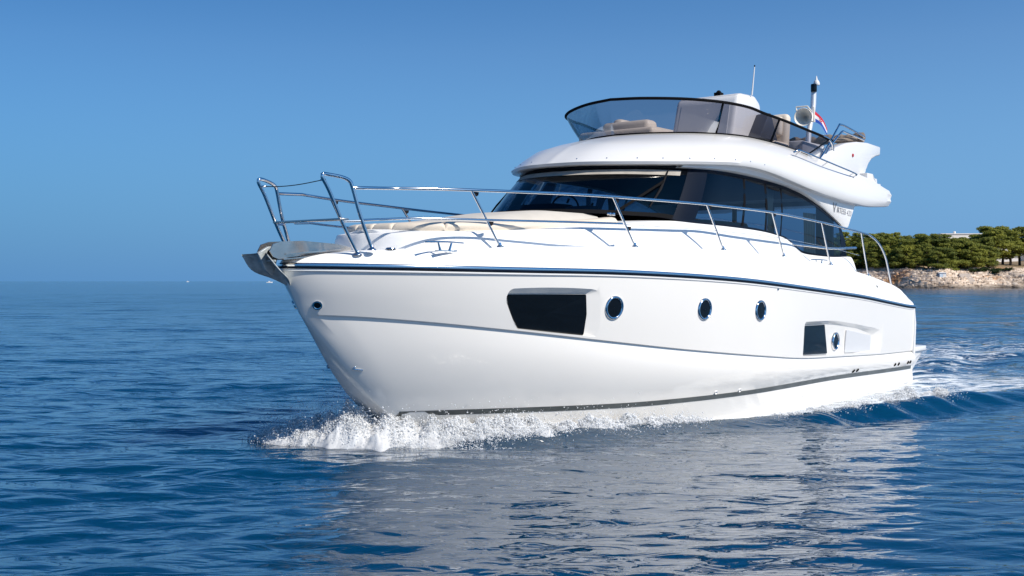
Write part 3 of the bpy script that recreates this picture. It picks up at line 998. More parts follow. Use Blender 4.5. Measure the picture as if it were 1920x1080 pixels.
# ---- flybridge moulding
fb = MB()
def lerp(a, b, t): return a * (1 - t) + b * t
Cu = outward(C_r, .022); Cu[:, 2] += .035; Cu[0, 1] = 0
q1 = lerp(Cu, M_r, .5); q1 = outward(q1, .022); q1[0, 1] = 0
q2 = lerp(M_r, D_r, .35); q2 = outward(q2, .018); q2[:, 2] += .012; q2[:, 1] += .012 * sstep(10, 12, q2[:, 0]); q2[0, 1] = 0
q3 = lerp(M_r, D_r, .72); q3 = outward(q3, .010); q3[:, 2] += .008; q3[0, 1] = 0
Ci = outward(C_r, -.05); Ci[:, 2] -= .012; Ci[0, 1] = 0
Cj = outward(C_r, -.26); Cj[:, 2] += .02; Cj[0, 1] = 0
D2 = outward(D_r, -.05); D2[:, 2] += .004; D2[0, 1] = 0
D3 = outward(D_r, -.07); D3[:, 2] = np.maximum(D3[:, 2] - .30, C_r[:, 2] + .12); D3[0, 1] = 0
D4 = D3.copy(); D4[:, 1] = 0
C4 = Cj.copy(); C4[:, 1] = 0
rws = [C4, Cj, Ci, C_r, Cu, q1, M_r, q2, q3, D_r, D2, D3, D4]
for r in rws: r[-1, 0] = 12.5                              # squared-off after end
grid(fb, [VV(r) for r in rws])
fb.add([VV(r)[-1] for r in rws], [tuple(range(len(rws)))])
fb.mirror()
fly = fb.build("flybridge", M['gel'], yacht, ang=42)
for sd in (1, -1):                                          # stepped after edge beside the ladder
    st = MB()
    prof = [(11.60, 3.36), (11.60, 3.60), (11.86, 3.60), (11.87, 3.53), (12.06, 3.53), (12.07, 3.45), (12.24, 3.45), (12.25, 3.37), (12.44, 3.37), (12.45, 3.20)]
    prism(st, [V(s, sd * 1.565, z) for s, z in prof], (0, -sd * .18, 0))
    bevel(st.build("stepped_coaming", M['gel'], fly), .018, 2)
#                                                  # swept wings
wing2 = [(9.80, 3.66), (10.15, 3.80), (10.6, 3.955), (11.0, 4.06), (11.5, 4.135), (12.0, 4.165), (12.62, 4.15), (12.60, 3.995), (12.38, 3.955), (12.18, 3.89), (12.04, 3.80), (11.92, 3.68), (11.80, 3.50), (10.6, 3.58)]
for sd in (1, -1):
    wg = MB(); prism(wg, [V(s, sd * 1.43, z) for s, z in wing2], (0, -sd * .22, 0))
    wing = bevel(wg.build("wing", M['gel'], fly), .03, 3)
mb = MB(); lathe(mb, [(0, .03), (.012, .028), (.016, 0.001)], V(11.28, 1.432, 3.88), (0, 1, 0), 14); mb.build("side_lamp", M['red'], fly)
for sd in (1, -1):
    mb = MB(); box(mb, V(11.9, sd * 1.2, 3.65), (.45, .28, .45))
    bevel(mb.build("wing_base", M['gel'], fly), .02, 2)

def railpart(name, pts, r, mat, parent, n=12, k=60, smoothpath=True):
    mb = MB()
    tube(mb, VV(spline_len(pts, k)) if smoothpath else [V(*p) for p in pts], r, n)
    return mb.build(name, mat, parent, ang=60)
for sd in (1, -1):
    mb = MB()
    g = [(8.62, 1.54 * sd, 3.68), (8.66, 1.585 * sd, 3.71), (8.80, 1.595 * sd, 3.715), (9.7, 1.625 * sd, 3.63), (10.85, 1.635 * sd, 3.53), (10.92, 1.62 * sd, 3.50), (10.94, 1.57 * sd, 3.48)]
    tube(mb, VV(spline_len(g, 40)), .014, 8)
    for s, y_, z in ((8.8, 1.595, 3.715), (9.75, 1.625, 3.625), (10.8, 1.635, 3.535)):
        tube(mb, [V(s, y_ * sd, z), V(s, (y_ - .09) * sd, z - .05)], .010, 8)
    mb.build("grab_rail", M['steel'], fly, ang=60)

# wind deflector: smoked panes between a black foot strip and a black top rail
T_d = [(5.97, 0, 4.29), (6.06, .45, 4.275), (6.32, .92, 4.255), (6.62, 1.22, 4.235), (6.98, 1.37, 4.225), (7.4, 1.43, 4.215), (7.8, 1.455, 4.18), (8.4, 1.46, 4.155), (8.9, 1.455, 4.13), (9.4, 1.45, 4.10), (9.9, 1.45, 4.07), (10.35, 1.45, 4.03)]
D_d = [(6.12, 0, 3.805), (6.22, .42, 3.805), (6.52, .80, 3.815), (6.80, 1.03, 3.82), (7.15, 1.16, 3.83), (7.55, 1.23, 3.84), (7.95, 1.275, 3.835), (8.4, 1.31, 3.82), (8.8, 1.34, 3.795), (9.1, 1.36, 3.77), (9.35, 1.375, 3.745), (9.50, 1.385, 3.73)]
Td, Dd = spline(T_d, 150), spline(D_d, 150); Td[0, 1] = Dd[0, 1] = 0
td = np.linspace(0, 11, 150)
defl = empty("wind_deflector", V(7, 0, 3.8), 0, fly)
def full(c):
    return np.vstack([(c * [1, -1, 1])[::-1][:-1], c])
cuts = [2.05, 4.15 + 0, 7.7]
def dpane(a, b, sd, both=False):
    sel = (td >= a - .04) & (td <= b + .04)
    mb = MB()
    rr_ = [outward(lerp(Dd, Td, t), .02 * 4 * t * (1 - t)) for t in (0, .25, .5, .75, 1)]
    for r in rr_: r[0, 1] = 0
    grid(mb, [VV(r[sel]) * np.array([1, sd, 1]) for r in rr_])
    if both: mb.mirror()
    return mb
PAN = [(0, 3.55), (3.55, 6.9), (6.9, 11)]
under(dpane(0, 3.55, 1, True).build("acrylic_pane", M['smoke'], None, ang=60), defl)
for a, b in PAN[1:]:
    for sd in (1, -1):
        under(dpane(a, b, sd).build("acrylic_pane", M['smoke'], None, ang=60), defl)
mb = MB(); tube(mb, VV(full(Td)), .021, 10); under(mb.build("top_rail", M['black'], None, ang=60), defl)
mb = MB(); tube(mb, VV(full(Dd)) + np.array([0, 0, .006]), .012, 8); under(mb.build("foot_strip", M['black'], None, ang=60), defl)
for c_ in (3.55, 6.9):
    i = int(np.argmin(np.abs(td - c_)))
    for sd in (1, -1):
        mb = MB(); tube(mb, [np.array(VV(lerp(Dd, Td, t)[i])) * [1, sd, 1] for t in (0, .5, 1)], .017, 8)
        under(mb.build("upright", M['black'], None, ang=60), defl)
for sd in (1, -1):
    mb = MB(); tube(mb, [V(9.50, 1.385 * sd, 3.735), V(9.95, 1.42 * sd, 3.92), V(10.22, 1.45 * sd, 4.04)], .013, 8)
    under(mb.build("end_frame", M['black'], None, ang=60), defl)
    mb = MB(); tube(mb, VV(spline_len([(9.95, 1.45 * sd, 4.07), (10.2, 1.45 * sd, 4.045), (10.38, 1.44 * sd, 3.97), (10.5, 1.40 * sd, 3.86)], 16)), .022, 8)
    under(mb.build("rail_end", M['steel'], None, ang=60), defl)

# flybridge furniture
fs = MB(); box(fs, V(8.35, -.86, 4.04), (1.75, .20, .46)); bevel(fs.build("bench_backrest", M['cream'], fly), .08, 4)
fs = MB(); box(fs, V(7.35, -.55, 3.98), (.30, .85, .40)); bevel(fs.build("bench_backrest", M['cream'], fly), .08, 4)
fs = MB(); box(fs, V(6.92, -.35, 3.88), (.62, 1.3, .18)); bevel(fs.build("sun_cushion", M['cream'], fly), .06, 3)
# helm console: tall white box with rounded shoulders, grey front panel
def console():
    mb = MB()
    prof = [(7.72, 3.55), (7.86, 4.0), (8.02, 4.52), (8.12, 4.58), (8.60, 4.60), (8.78, 4.50), (8.85, 4.2), (8.72, 3.55)]
    y0, y1 = -.12, .94
    prism(mb, [V(s, y1, z) for s, z in prof], (0, y0 - y1, 0))
    o = bevel(mb.build("helm_console", M['gel'], fly), .07, 4, 12)
    p = MB()
    q = [(y0 + .10, 3.62), (y1 - .10, 3.62), (y1 - .12, 4.44), (y0 + .12, 4.44)]
    def fs_(z): return np.interp(z, [3.55, 4.0, 4.52], [7.72, 7.86, 8.02])
    prism(p, [V(fs_(z) - .006, y, z) for y, z in q], (-.03, 0, 0))
    p.build("front_panel", M['grey_panel'], o, smooth=False)
    p = MB(); box(p, V(8.2, .52, 4.60), (.12, .10, .05)); lathe(p, [(0, .045), (.03, .045), (.06, .02), (.065, .001)], V(8.2, .52, 4.60), (0, 0, 1), 14)
    p.build("compass", M['black'], o)
    p = MB(); tube(p, [V(8.45, .95, 4.58), V(8.52, .96, 5.02)], [.013, .008], 8)
    a = p.build("aerial", M['gel'], fly)
    p = MB(); tube(p, [V(8.52, .96, 5.02), V(8.524, .96, 5.045)], .010, 8); p.build("aerial_tip", M['black'], a)
    p = MB()
    prism(p, [V(8.30, 1.15, 3.9), V(8.62, 1.15, 4.30), V(8.70, 1.15, 4.32), V(8.95, 1.15, 3.9)], (0, -.22, 0))
    bevel(p.build("throttle_pod", M['dash'], fly), .02, 2)
console()
for y in (.40, .92):
    seat = empty("helm_seat", V(9.3, y, 3.8), 0, fly)
    mb = MB()
    rot = Matrix.Rotation(R(-8), 3, 'Y')
    box(mb, V(9.34, y, 4.10), (.16, .47, .58), rot)
    under(bevel(mb.build("backrest", M['cream'], None), .075, 4), seat)
    mb = MB(); box(mb, V(9.23, y, 4.18), (.12, .34, .32), rot)
    under(bevel(mb.build("head_cushion", M['cream'], None), .055, 4), seat)
    mb = MB(); box(mb, V(9.05, y, 3.84), (.55, .50, .16))
    under(bevel(mb.build("seat_cushion", M['cream'], None), .05, 3), seat)
fs = MB(); box(fs, V(10.0, 1.12, 3.80), (.9, .34, .36)); bevel(fs.build("side_cabinet", M['grey_panel'], fly), .03, 2)
fs = MB(); box(fs, V(11.0, -.9, 3.78), (1.6, .5, .38)); bevel(fs.build("aft_bench", M['cream'], fly), .06, 3)

# mast with light, horn
mast = empty("mast", V(11.9, .40, 3.7), 0, fly)
mb = MB(); tube(mb, [V(11.78, .40, 3.6), V(11.86, .40, 4.42), V(12.04, .40, 4.85), V(12.06, .40, 4.93), V(12.09, .40, 5.27)], .05, 14)
under(mb.build("pole", M['alu'], None, ang=60), mast)
mb = MB(); lathe(mb, [(0, .001), (0, .05), (.02, .055), (.12, .055), (.14, .05), (.14, .001)], V(12.04, .42, 5.16), (0, 0, 1), 16)
under(mb.build("navigation_light", M['blackglass'], None), mast)
mb = MB(); lathe(mb, [(0, .001), (0, .055), (.03, .06), (.07, .045), (.10, .02), (.16, .008), (.17, .001)], V(12.16, .42, 5.30), (0, 0, 1), 16)
tube(mb, [V(12.09, .40, 5.2), V(12.12, .41, 5.29), V(12.16, .42, 5.31)], .02, 8)
under(mb.build("anchor_light", M['gel'], None), mast)
mb = MB()
hc = Vector(V(11.70, .40, 4.66)); ha = Vector((1, .25, -.08))
lathe(mb, [(-.02, .03), (0, .06), (.10, .085), (.19, .145), (.20, .155), (.195, .16), (.18, .155), (.08, .098), (-.03, .07), (-.05, .05), (-.05, .001)], hc, ha, 30)
hornm = under(mb.build("horn_speaker", M['horn'], None, ang=50), mast)
mb = MB(); lathe(mb, [(-.02, .075), (.09, .062), (.16, .045), (.165, .001)], hc, ha, 20)
o = mb.build("horn_core", M['horn'], None); o.parent = hornm; o.matrix_parent_inverse = hornm.matrix_parent_inverse.copy()
mb = MB(); tube(mb, [V(11.66, .26, 4.79), V(11.68, .24, 4.86), V(11.70, .44, 4.86), V(11.92, .42, 4.80)], .016, 8); tube(mb, [V(11.72, .55, 4.84), V(11.73, .56, 4.58), V(11.9, .42, 4.62)], .018, 8)
under(mb.build("horn_bracket", M['horn'], None), mast)

# folded bimini: canvas roll across the after flybridge on folded steel bows
bim = empty("bimini", V(12.0, 0, 4.2), 0, fly)
mb = MB()
pts = []
for y in np.linspace(-1.32, 1.32, 70):
    pts.append(V(12.05 + .02 * math.sin(y * 7), y, 4.27 + .012 * math.sin(y * 11) + .008 * math.sin(y * 23)))
tube(mb, pts, [.085 + .018 * math.sin(i * 1.1) * math.sin(i * .37) for i in range(70)], 14)
under(mb.build("canvas_roll", M['canvas'], None, ang=70), bim)
mb = MB()
cvs = [V(s, 1.25, z) for s, z in ((10.95, 4.10), (11.3, 4.20), (11.8, 4.26), (12.1, 4.30), (12.1, 4.20), (11.5, 4.15))]
prism(mb, cvs, (0, -.25, 0))
under(bevel(mb.build("folded_canvas", M['canvas'], None), .03, 2), bim)
for dz, s1 in ((0, 0), (-.10, .10)):
    for sd in (1, -1):
        mb = MB()
        tube(mb, VV(spline_len([(9.95 + s1, 1.40 * sd, 3.70), (10.35 + s1, 1.39 * sd, 3.98), (10.82 + s1, 1.37 * sd, 4.33 + dz), (10.90 + s1, 1.37 * sd, 4.365 + dz), (11.2, 1.36 * sd, 4.36 + dz), (12.05, 1.34 * sd, 4.28 + dz * .6)], 40)), .017, 8)
        under(mb.build("bow_tube", M['steel'], None, ang=60), bim)

# ---- bow rail, stanchions, pulpit
def rail_pt(s, inset, z):
    t = np.array([s, float(sheer_y(s)), z])
    return t
def rail_row(s0, s1, inset, zf, n=60):
    s = np.linspace(s0, s1, n)
    c = np.stack([s, sheer_y(s), zf(s)], -1)
    c = outward(np.vstack([c]), 0) if False else c
    t = np.gradient(c[:, :2], axis=0); t /= np.linalg.norm(t, axis=1)[:, None]
    c[:, :2] += np.stack([t[:, 1], -t[:, 0]], 1) * inset
    return c
ztop = lambda s: np.interp(s, [.4, 1.0, 3, 5.1, 6.8, 8.57, 10.39, 10.8], [2.665, 2.69, 2.71, 2.70, 2.68, 2.615, 2.53, 2.49])
for sd in (1, -1):
    fl_ = np.array([1, sd, 1])
    c = rail_row(.62, 10.7, .085, ztop, 90)
    c[:, 2] = np.convolve(np.pad(c[:, 2], 3, 'edge'), np.ones(7) / 7, 'valid')
    c = np.vstack([spline_len([(.475, .563, 2.665), (.55, .60, 2.668), tuple(c[2])], 6)[:-1], c[2:]])
    y_end = c[-1, 1]
    tail = spline_len([tuple(c[-1]), (11.02, y_end - .01, 2.42), (11.30, y_end - .02, 2.27), (11.52, y_end - .03, 2.05), (12.22, y_end - .05, 1.69)][:4] + [(11.72, y_end - .045, 1.86), (11.95, y_end - .06, 1.72)], 30)
    tail = spline_len([tuple(c[-1]), (11.02, y_end - .01, 2.44), (11.34, y_end - .03, 2.33), (11.62, y_end - .05, 2.16), (11.85, y_end - .08, 1.95), (12.10, y_end - .12, 1.70)], 30)
    mb = MB(); tube(mb, VV(np.vstack([c, tail[1:]])) * fl_, .0165, 10)
    top = mb.build("hand_rail", M['steel'], yacht, ang=60)
    c2 = rail_row(.62, 3.62, .085, lambda s: np.interp(s, [.5, 1.1, 2, 3.6], [2.35, 2.39, 2.39, 2.405]), 50)
    mb = MB(); tube(mb, VV(c2) * fl_, .013, 10); mb.build("middle_rail", M['steel'], yacht, ang=60)
    c3 = rail_row(3.62, 10.3, .10, lambda s: np.interp(s, [3.6, 5.5, 7.4, 9.2, 10.3], [2.40, 2.38, 2.33, 2.24, 2.16]), 60)
    mb = MB(); tube(mb, VV(c3) * fl_, .0028, 6); mb.build("wire_rail", M['steel'], yacht, ang=60)
    for (sb_, st_, zt_) in ((2.04, 1.66, 2.695), (3.94, 3.48, 2.70), (5.71, 5.17, 2.695), (7.45, 6.83, 2.675), (9.26, 8.58, 2.61), (11.04, 10.35, 2.525)):
        b = rail_row(sb_ - .01, sb_ + .01, .20, deck_z, 3)[1]
        t = rail_row(st_ - .01, st_ + .01, .085, lambda s: 0 * s + zt_, 3)[1]
        mb = MB(); tube(mb, VV([b, t]) * fl_, .0135, 10)
        sto = mb.build("stanchion", M['steel'], yacht, ang=60)
        mb = MB(); p = VV(b) * fl_; lathe(mb, [(0, .045), (.012, .042), (.02, .022), (.05, .018)], p - np.array([0, 0, .004]), (0, 0, 1), 14); mb.build("base_plate", M['steel'], sto, ang=60)
        for tz in ((zt_ - .03,) if sb_ > 4.5 else (zt_ - .035, 2.36)):
            if tz < 2.5 and sb_ > 4.5: continue
            q = b + (t - b) * ((tz - b[2]) / (t[2] - b[2]))
            pp = VV([(q[0] + .0, q[1], q[2] + .02), (q[0] + .085, q[1], q[2] + .02), (q[0] + .075, q[1], q[2] - .012), (q[0] + .05, q[1], q[2] - .025), (q[0] + .02, q[1], q[2] - .025)]) * fl_
            mb = MB(); prism(mb, pp, (0, .008, 0))
            mb.build("bracket", M['rubber'], sto, smooth=False)

    # pulpit hoop: a steel ladder-like frame on each bow shoulder
    y0, y1 = .30 * 1, .62
    f_in = np.array([(.66, .42, 2.03), (.50, .43, 2.28), (.33, .44, 2.55), (.14, .45, 2.735), (.10, .45, 2.77)])
    path = [(.60, .50, 2.02), (.42, .49, 2.30), (.245, .48, 2.62), (.155, .475, 2.755), (.17, .475, 2.785), (.22, .48, 2.785), (.36, .53, 2.765), (.44, .55, 2.735), (.47, .56, 2.68), (.56, .58, 2.40), (.70, .60, 2.07)]
    mb = MB(); tube(mb, VV(spline_len(path, 70)) * fl_, .0185, 12)
    hoop = mb.build("pulpit_hoop", M['steel'], yacht, ang=60)
    mb = MB()
    for p in (path[0], path[-1]):
        lathe(mb, [(0, .048), (.012, .045), (.02, .025), (.05, .02)], VV([p])[0] * fl_ - np.array([0, 0, .012]), (0, 0, 1), 14)
    mb.build("base_plate", M['steel'], hoop, ang=60)
    mb = MB(); tube(mb, VV([(.40, .49, 2.335), (.58, .585, 2.345)]) * fl_, .012, 8); mb.build("cross_bar", M['steel'], hoop)
# step plate between the hoops, guard wire
mb = MB()
prism(mb, VV([(.36, -.50, 2.345), (.36, .50, 2.345), (.46, .53, 2.345), (.46, -.53, 2.345)]), (0, 0, .022))
bevel(mb.build("pulpit_seat", M['steel_dull'], yacht), .008, 2)
mb = MB(); tube(mb, VV(spline_len([(.20, -.475, 2.715), (.20, -.2, 2.70), (.20, .1, 2.705), (.20, .475, 2.735)], 24)), .0045, 6)
gw = mb.build("guard_wire", M['rubber'], yacht)
for y, z in ((-.47, 2.715), (.47, 2.735)):
    mb = MB(); tube(mb, VV([(.20, y, z), (.20, y * .86, z - .004)]), .010, 8)
    mb.build("wire_hook", M['steel'], gw)

# cleats
def cleat(s0, s1, y, z, sd):
    mb = MB()
    tube(mb, VV(spline_len([(s0, y, z + .085), ((s0 + s1) / 2, y, z + .092), (s1, y, z + .085)], 12)) * np.array([1, sd, 1]), .011, 8)
    m_ = (s0 + s1) / 2; w_ = (s1 - s0)
    for q, e_ in ((-.18, -.12), (.18, .12)):
        tube(mb, VV([(m_ + q * w_, y, z + .085), (m_ + e_ * w_, y, z)]) * np.array([1, sd, 1]), [.011, .016], 8)
    box(mb, (V(m_, y * sd, z)), (w_ * .45, .05, .010))
    return mb.build("mooring_cleat", M['steel'], yacht, ang=60)
for sd in (1, -1):
    cleat(1.10, 1.68, .96, 2.06, sd)
    cleat(8.82, 9.45, 1.73, 1.985, sd)

# anchor roller trough and anchor
rol = empty("anchor_roller", V(.1, 0, 2.0), 0, yacht)
for sd in (1, -1):
    mb = MB()
    pl = [(-.13, 1.985), (-.17, 2.04), (-.13, 2.105), (-.03, 2.135), (.25, 2.15), (.70, 2.13), (.90, 2.10), (.90, 2.05), (.4, 2.02), (.05, 1.98), (-.04, 1.955)]
    prism(mb, [V(s, sd * .095, z) for s, z in pl], (0, -sd * .012, 0))
    under(mb.build("cheek_plate", M['steel_dull'], None, smooth=False), rol)
mb = MB(); prism(mb, [V(s, -.16, z) for s, z in ((-.05, 1.955), (.9, 2.045), (.9, 2.055), (-.05, 1.967))], (0, .32, 0)); under(mb.build("base_plate", M['steel_dull'], None, smooth=False), rol)
mb = MB()
ws = [(s_, y_, 2.005 + .10 * s_) for s_, y_ in ((.02, .11), (.16, .20), (.40, .26), (.62, .24), (.80, .12), (.80, -.12), (.62, -.24), (.40, -.26), (.16, -.20), (.02, -.11))]
prism(mb, VV(ws), (0, 0, .012)); under(mb.build("bow_plate", M['steel_dull'], None, smooth=False), rol)
mb = MB(); tube(mb, [V(-.10, -.085, 2.02), V(-.10, .085, 2.02)], .04, 16); under(mb.build("roller", M['rubber'], None), rol)
anc = empty("anchor", V(-.2, 0, 1.95), 0, yacht)
mb = MB(); prism(mb, [V(s, .02, z) for s, z in ((.35, 2.10), (-.12, 2.085), (-.25, 2.02), (-.16, 1.86), (-.08, 1.80), (-.04, 1.86), (-.10, 1.96), (-.02, 2.04), (.35, 2.06))], (0, -.04, 0))
under(bevel(mb.build("shank", M['galv'], None), .006, 1), anc)
def sheetmesh(poly3, th):
    mb = MB()
    mb.add(poly3, [tuple(range(len(poly3)))])
    me_b = mb
    return me_b
for sd in (1, -1):
    mb = MB()                                              # fluke: two bent plates from the spine
    ridge = [(.16, 0, 1.715), (.06, 0, 1.83), (-.04, 0, 1.93), (-.14, 0, 2.03)]
    outer_ = [(.165, .01, 1.705), (.04, .115, 1.785), (-.14, .205, 1.865), (-.28, .19, 2.01)]
    midr = [(.16, .005, 1.71), (.06, .055, 1.795), (-.09, .11, 1.875), (-.23, .11, 2.015)]
    rA, rB, rC = spline(ridge, 14), spline(midr, 14), spline(outer_, 14)
    grid(mb, [VV(r) * np.array([1, sd, 1]) for r in (rA, rB, rC)])
    n0 = mb.n
    grid(mb, [VV(r + [0, 0, -.014]) * np.array([1, sd, 1]) for r in (rA, rB, rC)], True)
    grid(mb, [VV(rC) * np.array([1, sd, 1]), VV(rC + [0, 0, -.014]) * np.array([1, sd, 1])])
    grid(mb, [VV(rA) * np.array([1, sd, 1]), VV(rA + [0, 0, -.014]) * np.array([1, sd, 1])])
    under(mb.build("fluke", M['galv'], None, ang=25), anc)
mb = MB(); tube(mb, [V(-.15, -.15, 1.945), V(-.15, .15, 1.945)], .010, 8); under(mb.build("cross_pin", M['galv'], None), anc)

# bow lamp, towing eyes, vents, drains
mb = MB(); box(mb, V(.36, .24, 1.485), (.06, .05, .10)); 
def skinfit(s, z, r, mat, name, prof=None, sd=1):
    y = hull_y(s, z)
    e_ = .05
    a = Vector(V(s + e_, hull_y(s + e_, z), z)) - Vector(V(s - e_, hull_y(s - e_, z), z))
    b = Vector(V(s, hull_y(s, z + e_), z + e_)) - Vector(V(s, hull_y(s, z - e_), z - e_))
    nn = a.cross(b).normalized()
    if nn.y < 0: nn = -nn
    mb = MB()
    lathe(mb, prof or [(-.01, r), (.010, r), (.014, r * .75), (.006, r * .6), (.005, .001)], V(s, y, z), nn, 18)
    if sd < 0: mb.v = [(x, -y_, z_) for x, y_, z_ in mb.v]
    return mb.build(name, mat, yacht, ang=50)
for sd in (1, -1):
    o = skinfit(.37, 1.51, .05, M['steel'], "hawse_fitting", sd=sd)
    skinfit(.37, 1.51, .034, M['blackglass'], "hawse_opening", [(.004, .034), (.012, .030), (.013, .001)], sd=sd)
    mb = MB()
    tube(mb, VV(spline_len([(.87, hull_y(.87, .87) + .002, .872), (.84, hull_y(.86, .86) + .028, .858), (.84, hull_y(.86, .85) + .030, .845), (.92, hull_y(.92, .84) + .002, .832)], 10)) * np.array([1, sd, 1]), .010, 8)
    mb.build("towing_eye", M['steel'], yacht, ang=60)
    for s, z in ((9.86, .344), (10.02, .346), (11.80, .328), (11.98, .33), (12.46, .328), (12.58, .33)):
        skinfit(s, z, .032, M['rubber'], "drain_outlet", sd=sd)
    for s, z in ((5.51, .344), (6.05, .332)):
        skinfit(s, z, .028, M['gel'], "drain_outlet", sd=sd)
    skinfit(6.82, 1.64, .016, M['steel'], "vent", sd=sd)
    mb = MB(); lathe(mb, [(-.01, .022), (.01, .02), (.014, .001)], V(11.0, (sheer_y(11.0) - .045) * sd, 1.66), (0, sd, .4), 12); mb.build("fuel_cap", M['rubber'], yacht)
    mb = MB(); lathe(mb, [(0, .055), (.012, .05), (.018, .03), (.018, .001)], V(.95, .62 * sd, 2.075), (0, 0, 1), 18); mb.build("deck_filler", M['steel'], yacht)

# window ledge grab rail at the after windows
for sd in (1, -1):
    mb = MB(); tube(mb, VV(spline_len([(8.42, 1.60, 2.30), (8.9, 1.64, 2.285), (9.8, 1.65, 2.265), (10.9, 1.63, 2.30)], 30)) * np.array([1, sd, 1]), .02, 8); mb.build("side_rail", M['steel'], yacht, ang=60)

# wipers
def glass_pt(tp, t, off):
    i = np.interp(tp, tpar, np.arange(NW)); i0 = int(i); fr = i - i0
    r = outward(A_r * (1 - t) + B_r * t, 4 * t * (1 - t) * .03 + off)
    return r[i0] * (1 - fr) + r[min(i0 + 1, NW - 1)] * fr
for sd in (1, -1):
    fl_ = np.array([1, sd, 1])
    wp = empty("wiper", V(4.2, .9 * sd, 2.6), 0, yacht)
    for d in (0, .06):
        mb = MB(); tube(mb, VV([glass_pt(2.35 + d * 1.2, -.02, .05), glass_pt(2.9 + d, .35, .05), glass_pt(3.55, .72 - d * .5, .045)]) * fl_, .011, 8)
        under(mb.build("arm", M['black'], None), wp)
    mb = MB(); tube(mb, VV([glass_pt(3.42, .18, .03), glass_pt(3.55, .55, .035), glass_pt(3.62, .95, .03)]) * fl_, [.008, .018, .008], 8)
    under(mb.build("blade", M['rubber'], None), wp)
    mb = MB()
    for q in (2.32, 2.42):
        c = glass_pt(q, -.01, .05); box(mb, V(c[0], c[1] * sd, c[2]), (.05, .05, .04))
    under(bevel(mb.build("pivot", M['steel'], None), .01, 2), wp)
# little snap fittings along the brow
for i in range(10, 90, 9):
    for sd in (1, -1):
        mb = MB(); p = VV(lerp(Cu, q1, .35)[i]) * np.array([1, sd, 1]); lathe(mb, [(0, .009), (.01, .008), (.013, .001)], p, (.8, .2 * sd, .3), 8)
        mb.build("snap_fitting", M['steel'], fly)

# ---- flag at the mast
flag = empty("flag", (0, 0, 0))
def boat_to_world(s, y, z):
    q = BOW + AFT * s + PORT * y
    return Vector((q[0], q[1], z))
fp = boat_to_world(12.14, .36, 4.86)
flag.location = fp
tag(flag, "small red, white and blue striped flag flying behind the mast", "flag")
def flag_band(v0, v1, mat, name, ucut=(0, 1)):
    mb = MB()
    us = np.linspace(ucut[0], ucut[1], 18)
    rws = []
    for v in np.linspace(v0, v1, 4):
        row = []
        for u in us:
            lx = .30 * u; 
            dz = -.34 * u ** 1.6 * (1 - .15 * v)
            row.append((lx, .03 * math.sin(u * 7 + v) + .12 * u, dz - .21 * v * (1 - .25 * u)))
        rws.append(np.array(row))
    grid(mb, rws)
    off = [r + np.array([0, .004, 0]) for r in rws]
    grid(mb, off, True)
    return mb.build(name, mat, flag, ang=60)
M['flag_r'] = pmat("flag_red", (0.60, 0.02, 0.05), 0.8)
M['flag_w'] = pmat("flag_white", (0.80, 0.80, 0.82), 0.8)
M['flag_b'] = pmat("flag_blue", (0.01, 0.07, 0.42), 0.8)
flag_band(0, .333, M['flag_r'], "red_stripe")
flag_band(.333, .667, M['flag_w'], "white_stripe")
flag_band(.667, 1, M['flag_b'], "blue_stripe")
mb = MB()
for a in range(4):                                         # chequered shield
    for b in range(4):
        if (a + b) % 2 == 0:
            u = .42 + a * .045; v = .28 + b * .10
            pts = []
            for du, dv in ((0, 0), (.045, 0), (.045, .10), (0, .10)):
                uu, vv = u + du, v + dv
                pts.append((.30 * uu, .03 * math.sin(uu * 7 + vv) + .12 * uu - .004, -.34 * uu ** 1.6 * (1 - .15 * vv) - .21 * vv * (1 - .25 * uu)))
            mb.add(pts, [(0, 1, 2, 3)])
mb.build("shield", M['flag_r'], flag, smooth=False, weld=False)

# ------------------------------------------------------------------ spray and foam at the bow
OCT_V = np.array([(1, 0, 0), (-1, 0, 0), (0, 1, 0), (0, -1, 0), (0, 0, 1), (0, 0, -1)], float)
OCT_F = np.array([(0, 2, 4), (2, 1, 4), (1, 3, 4), (3, 0, 4), (2, 0, 5), (1, 2, 5), (3, 1, 5), (0, 3, 5)])

def blobs(name, P, rad, mat, squash=1.0):
    IV, IF = OCT_V, OCT_F
    n_ = len(P)
    g_ = np.random.default_rng(3)
    sc = g_.uniform(.7, 1.3, (n_, 1, 3))
    v = IV[None] * rad[:, None, None] * sc
    v = v + P[:, None, :]
    f = IF[None] + (np.arange(n_) * 6)[:, None, None]
    me = bpy.data.meshes.new(name)
    v = v.reshape(-1, 3); f = f.reshape(-1, 3)
    me.vertices.add(len(v)); me.vertices.foreach_set("co", v.ravel())
    me.loops.add(f.size); me.loops.foreach_set("vertex_index", f.ravel())
    me.polygons.add(len(f)); me.polygons.foreach_set("loop_start", np.arange(len(f)) * 3)
    me.update(calc_edges=True)
    me.polygons.foreach_set("use_smooth", np.ones(len(f), dtype=bool))
    me.materials.append(mat)
    o = bpy.data.objects.new(name, me)
    COL.objects.link(o)
    return o

def foam_mat():
    m, nt, p = newmat("sea_foam")
    p.inputs["Base Color"].default_value = (.96, .96, .965, 1)
    p.inputs["Roughness"].default_value = .6
    p.inputs["Specular IOR Level"].default_value = .3
    tl = N(nt, "ShaderNodeBsdfTranslucent"); tl.inputs[0].default_value = (.92, .94, .96, 1)
    mx = N(nt, "ShaderNodeMixShader"); mx.inputs[0].default_value = .5
    nt.links.new(p.outputs[0], mx.inputs[1]); nt.links.new(tl.outputs[0], mx.inputs[2])
    nt.links.new(mx.outputs[0], nt.nodes["Material Output"].inputs[0])
    return m
M['foam'] = foam_mat()

def fbm(P, scale, oct_=3):
    return np.array([mnoise.fractal(Vector((p[0] * scale, p[1] * scale, p[2] * scale)), 1.0, 2.0, oct_) for p in P])

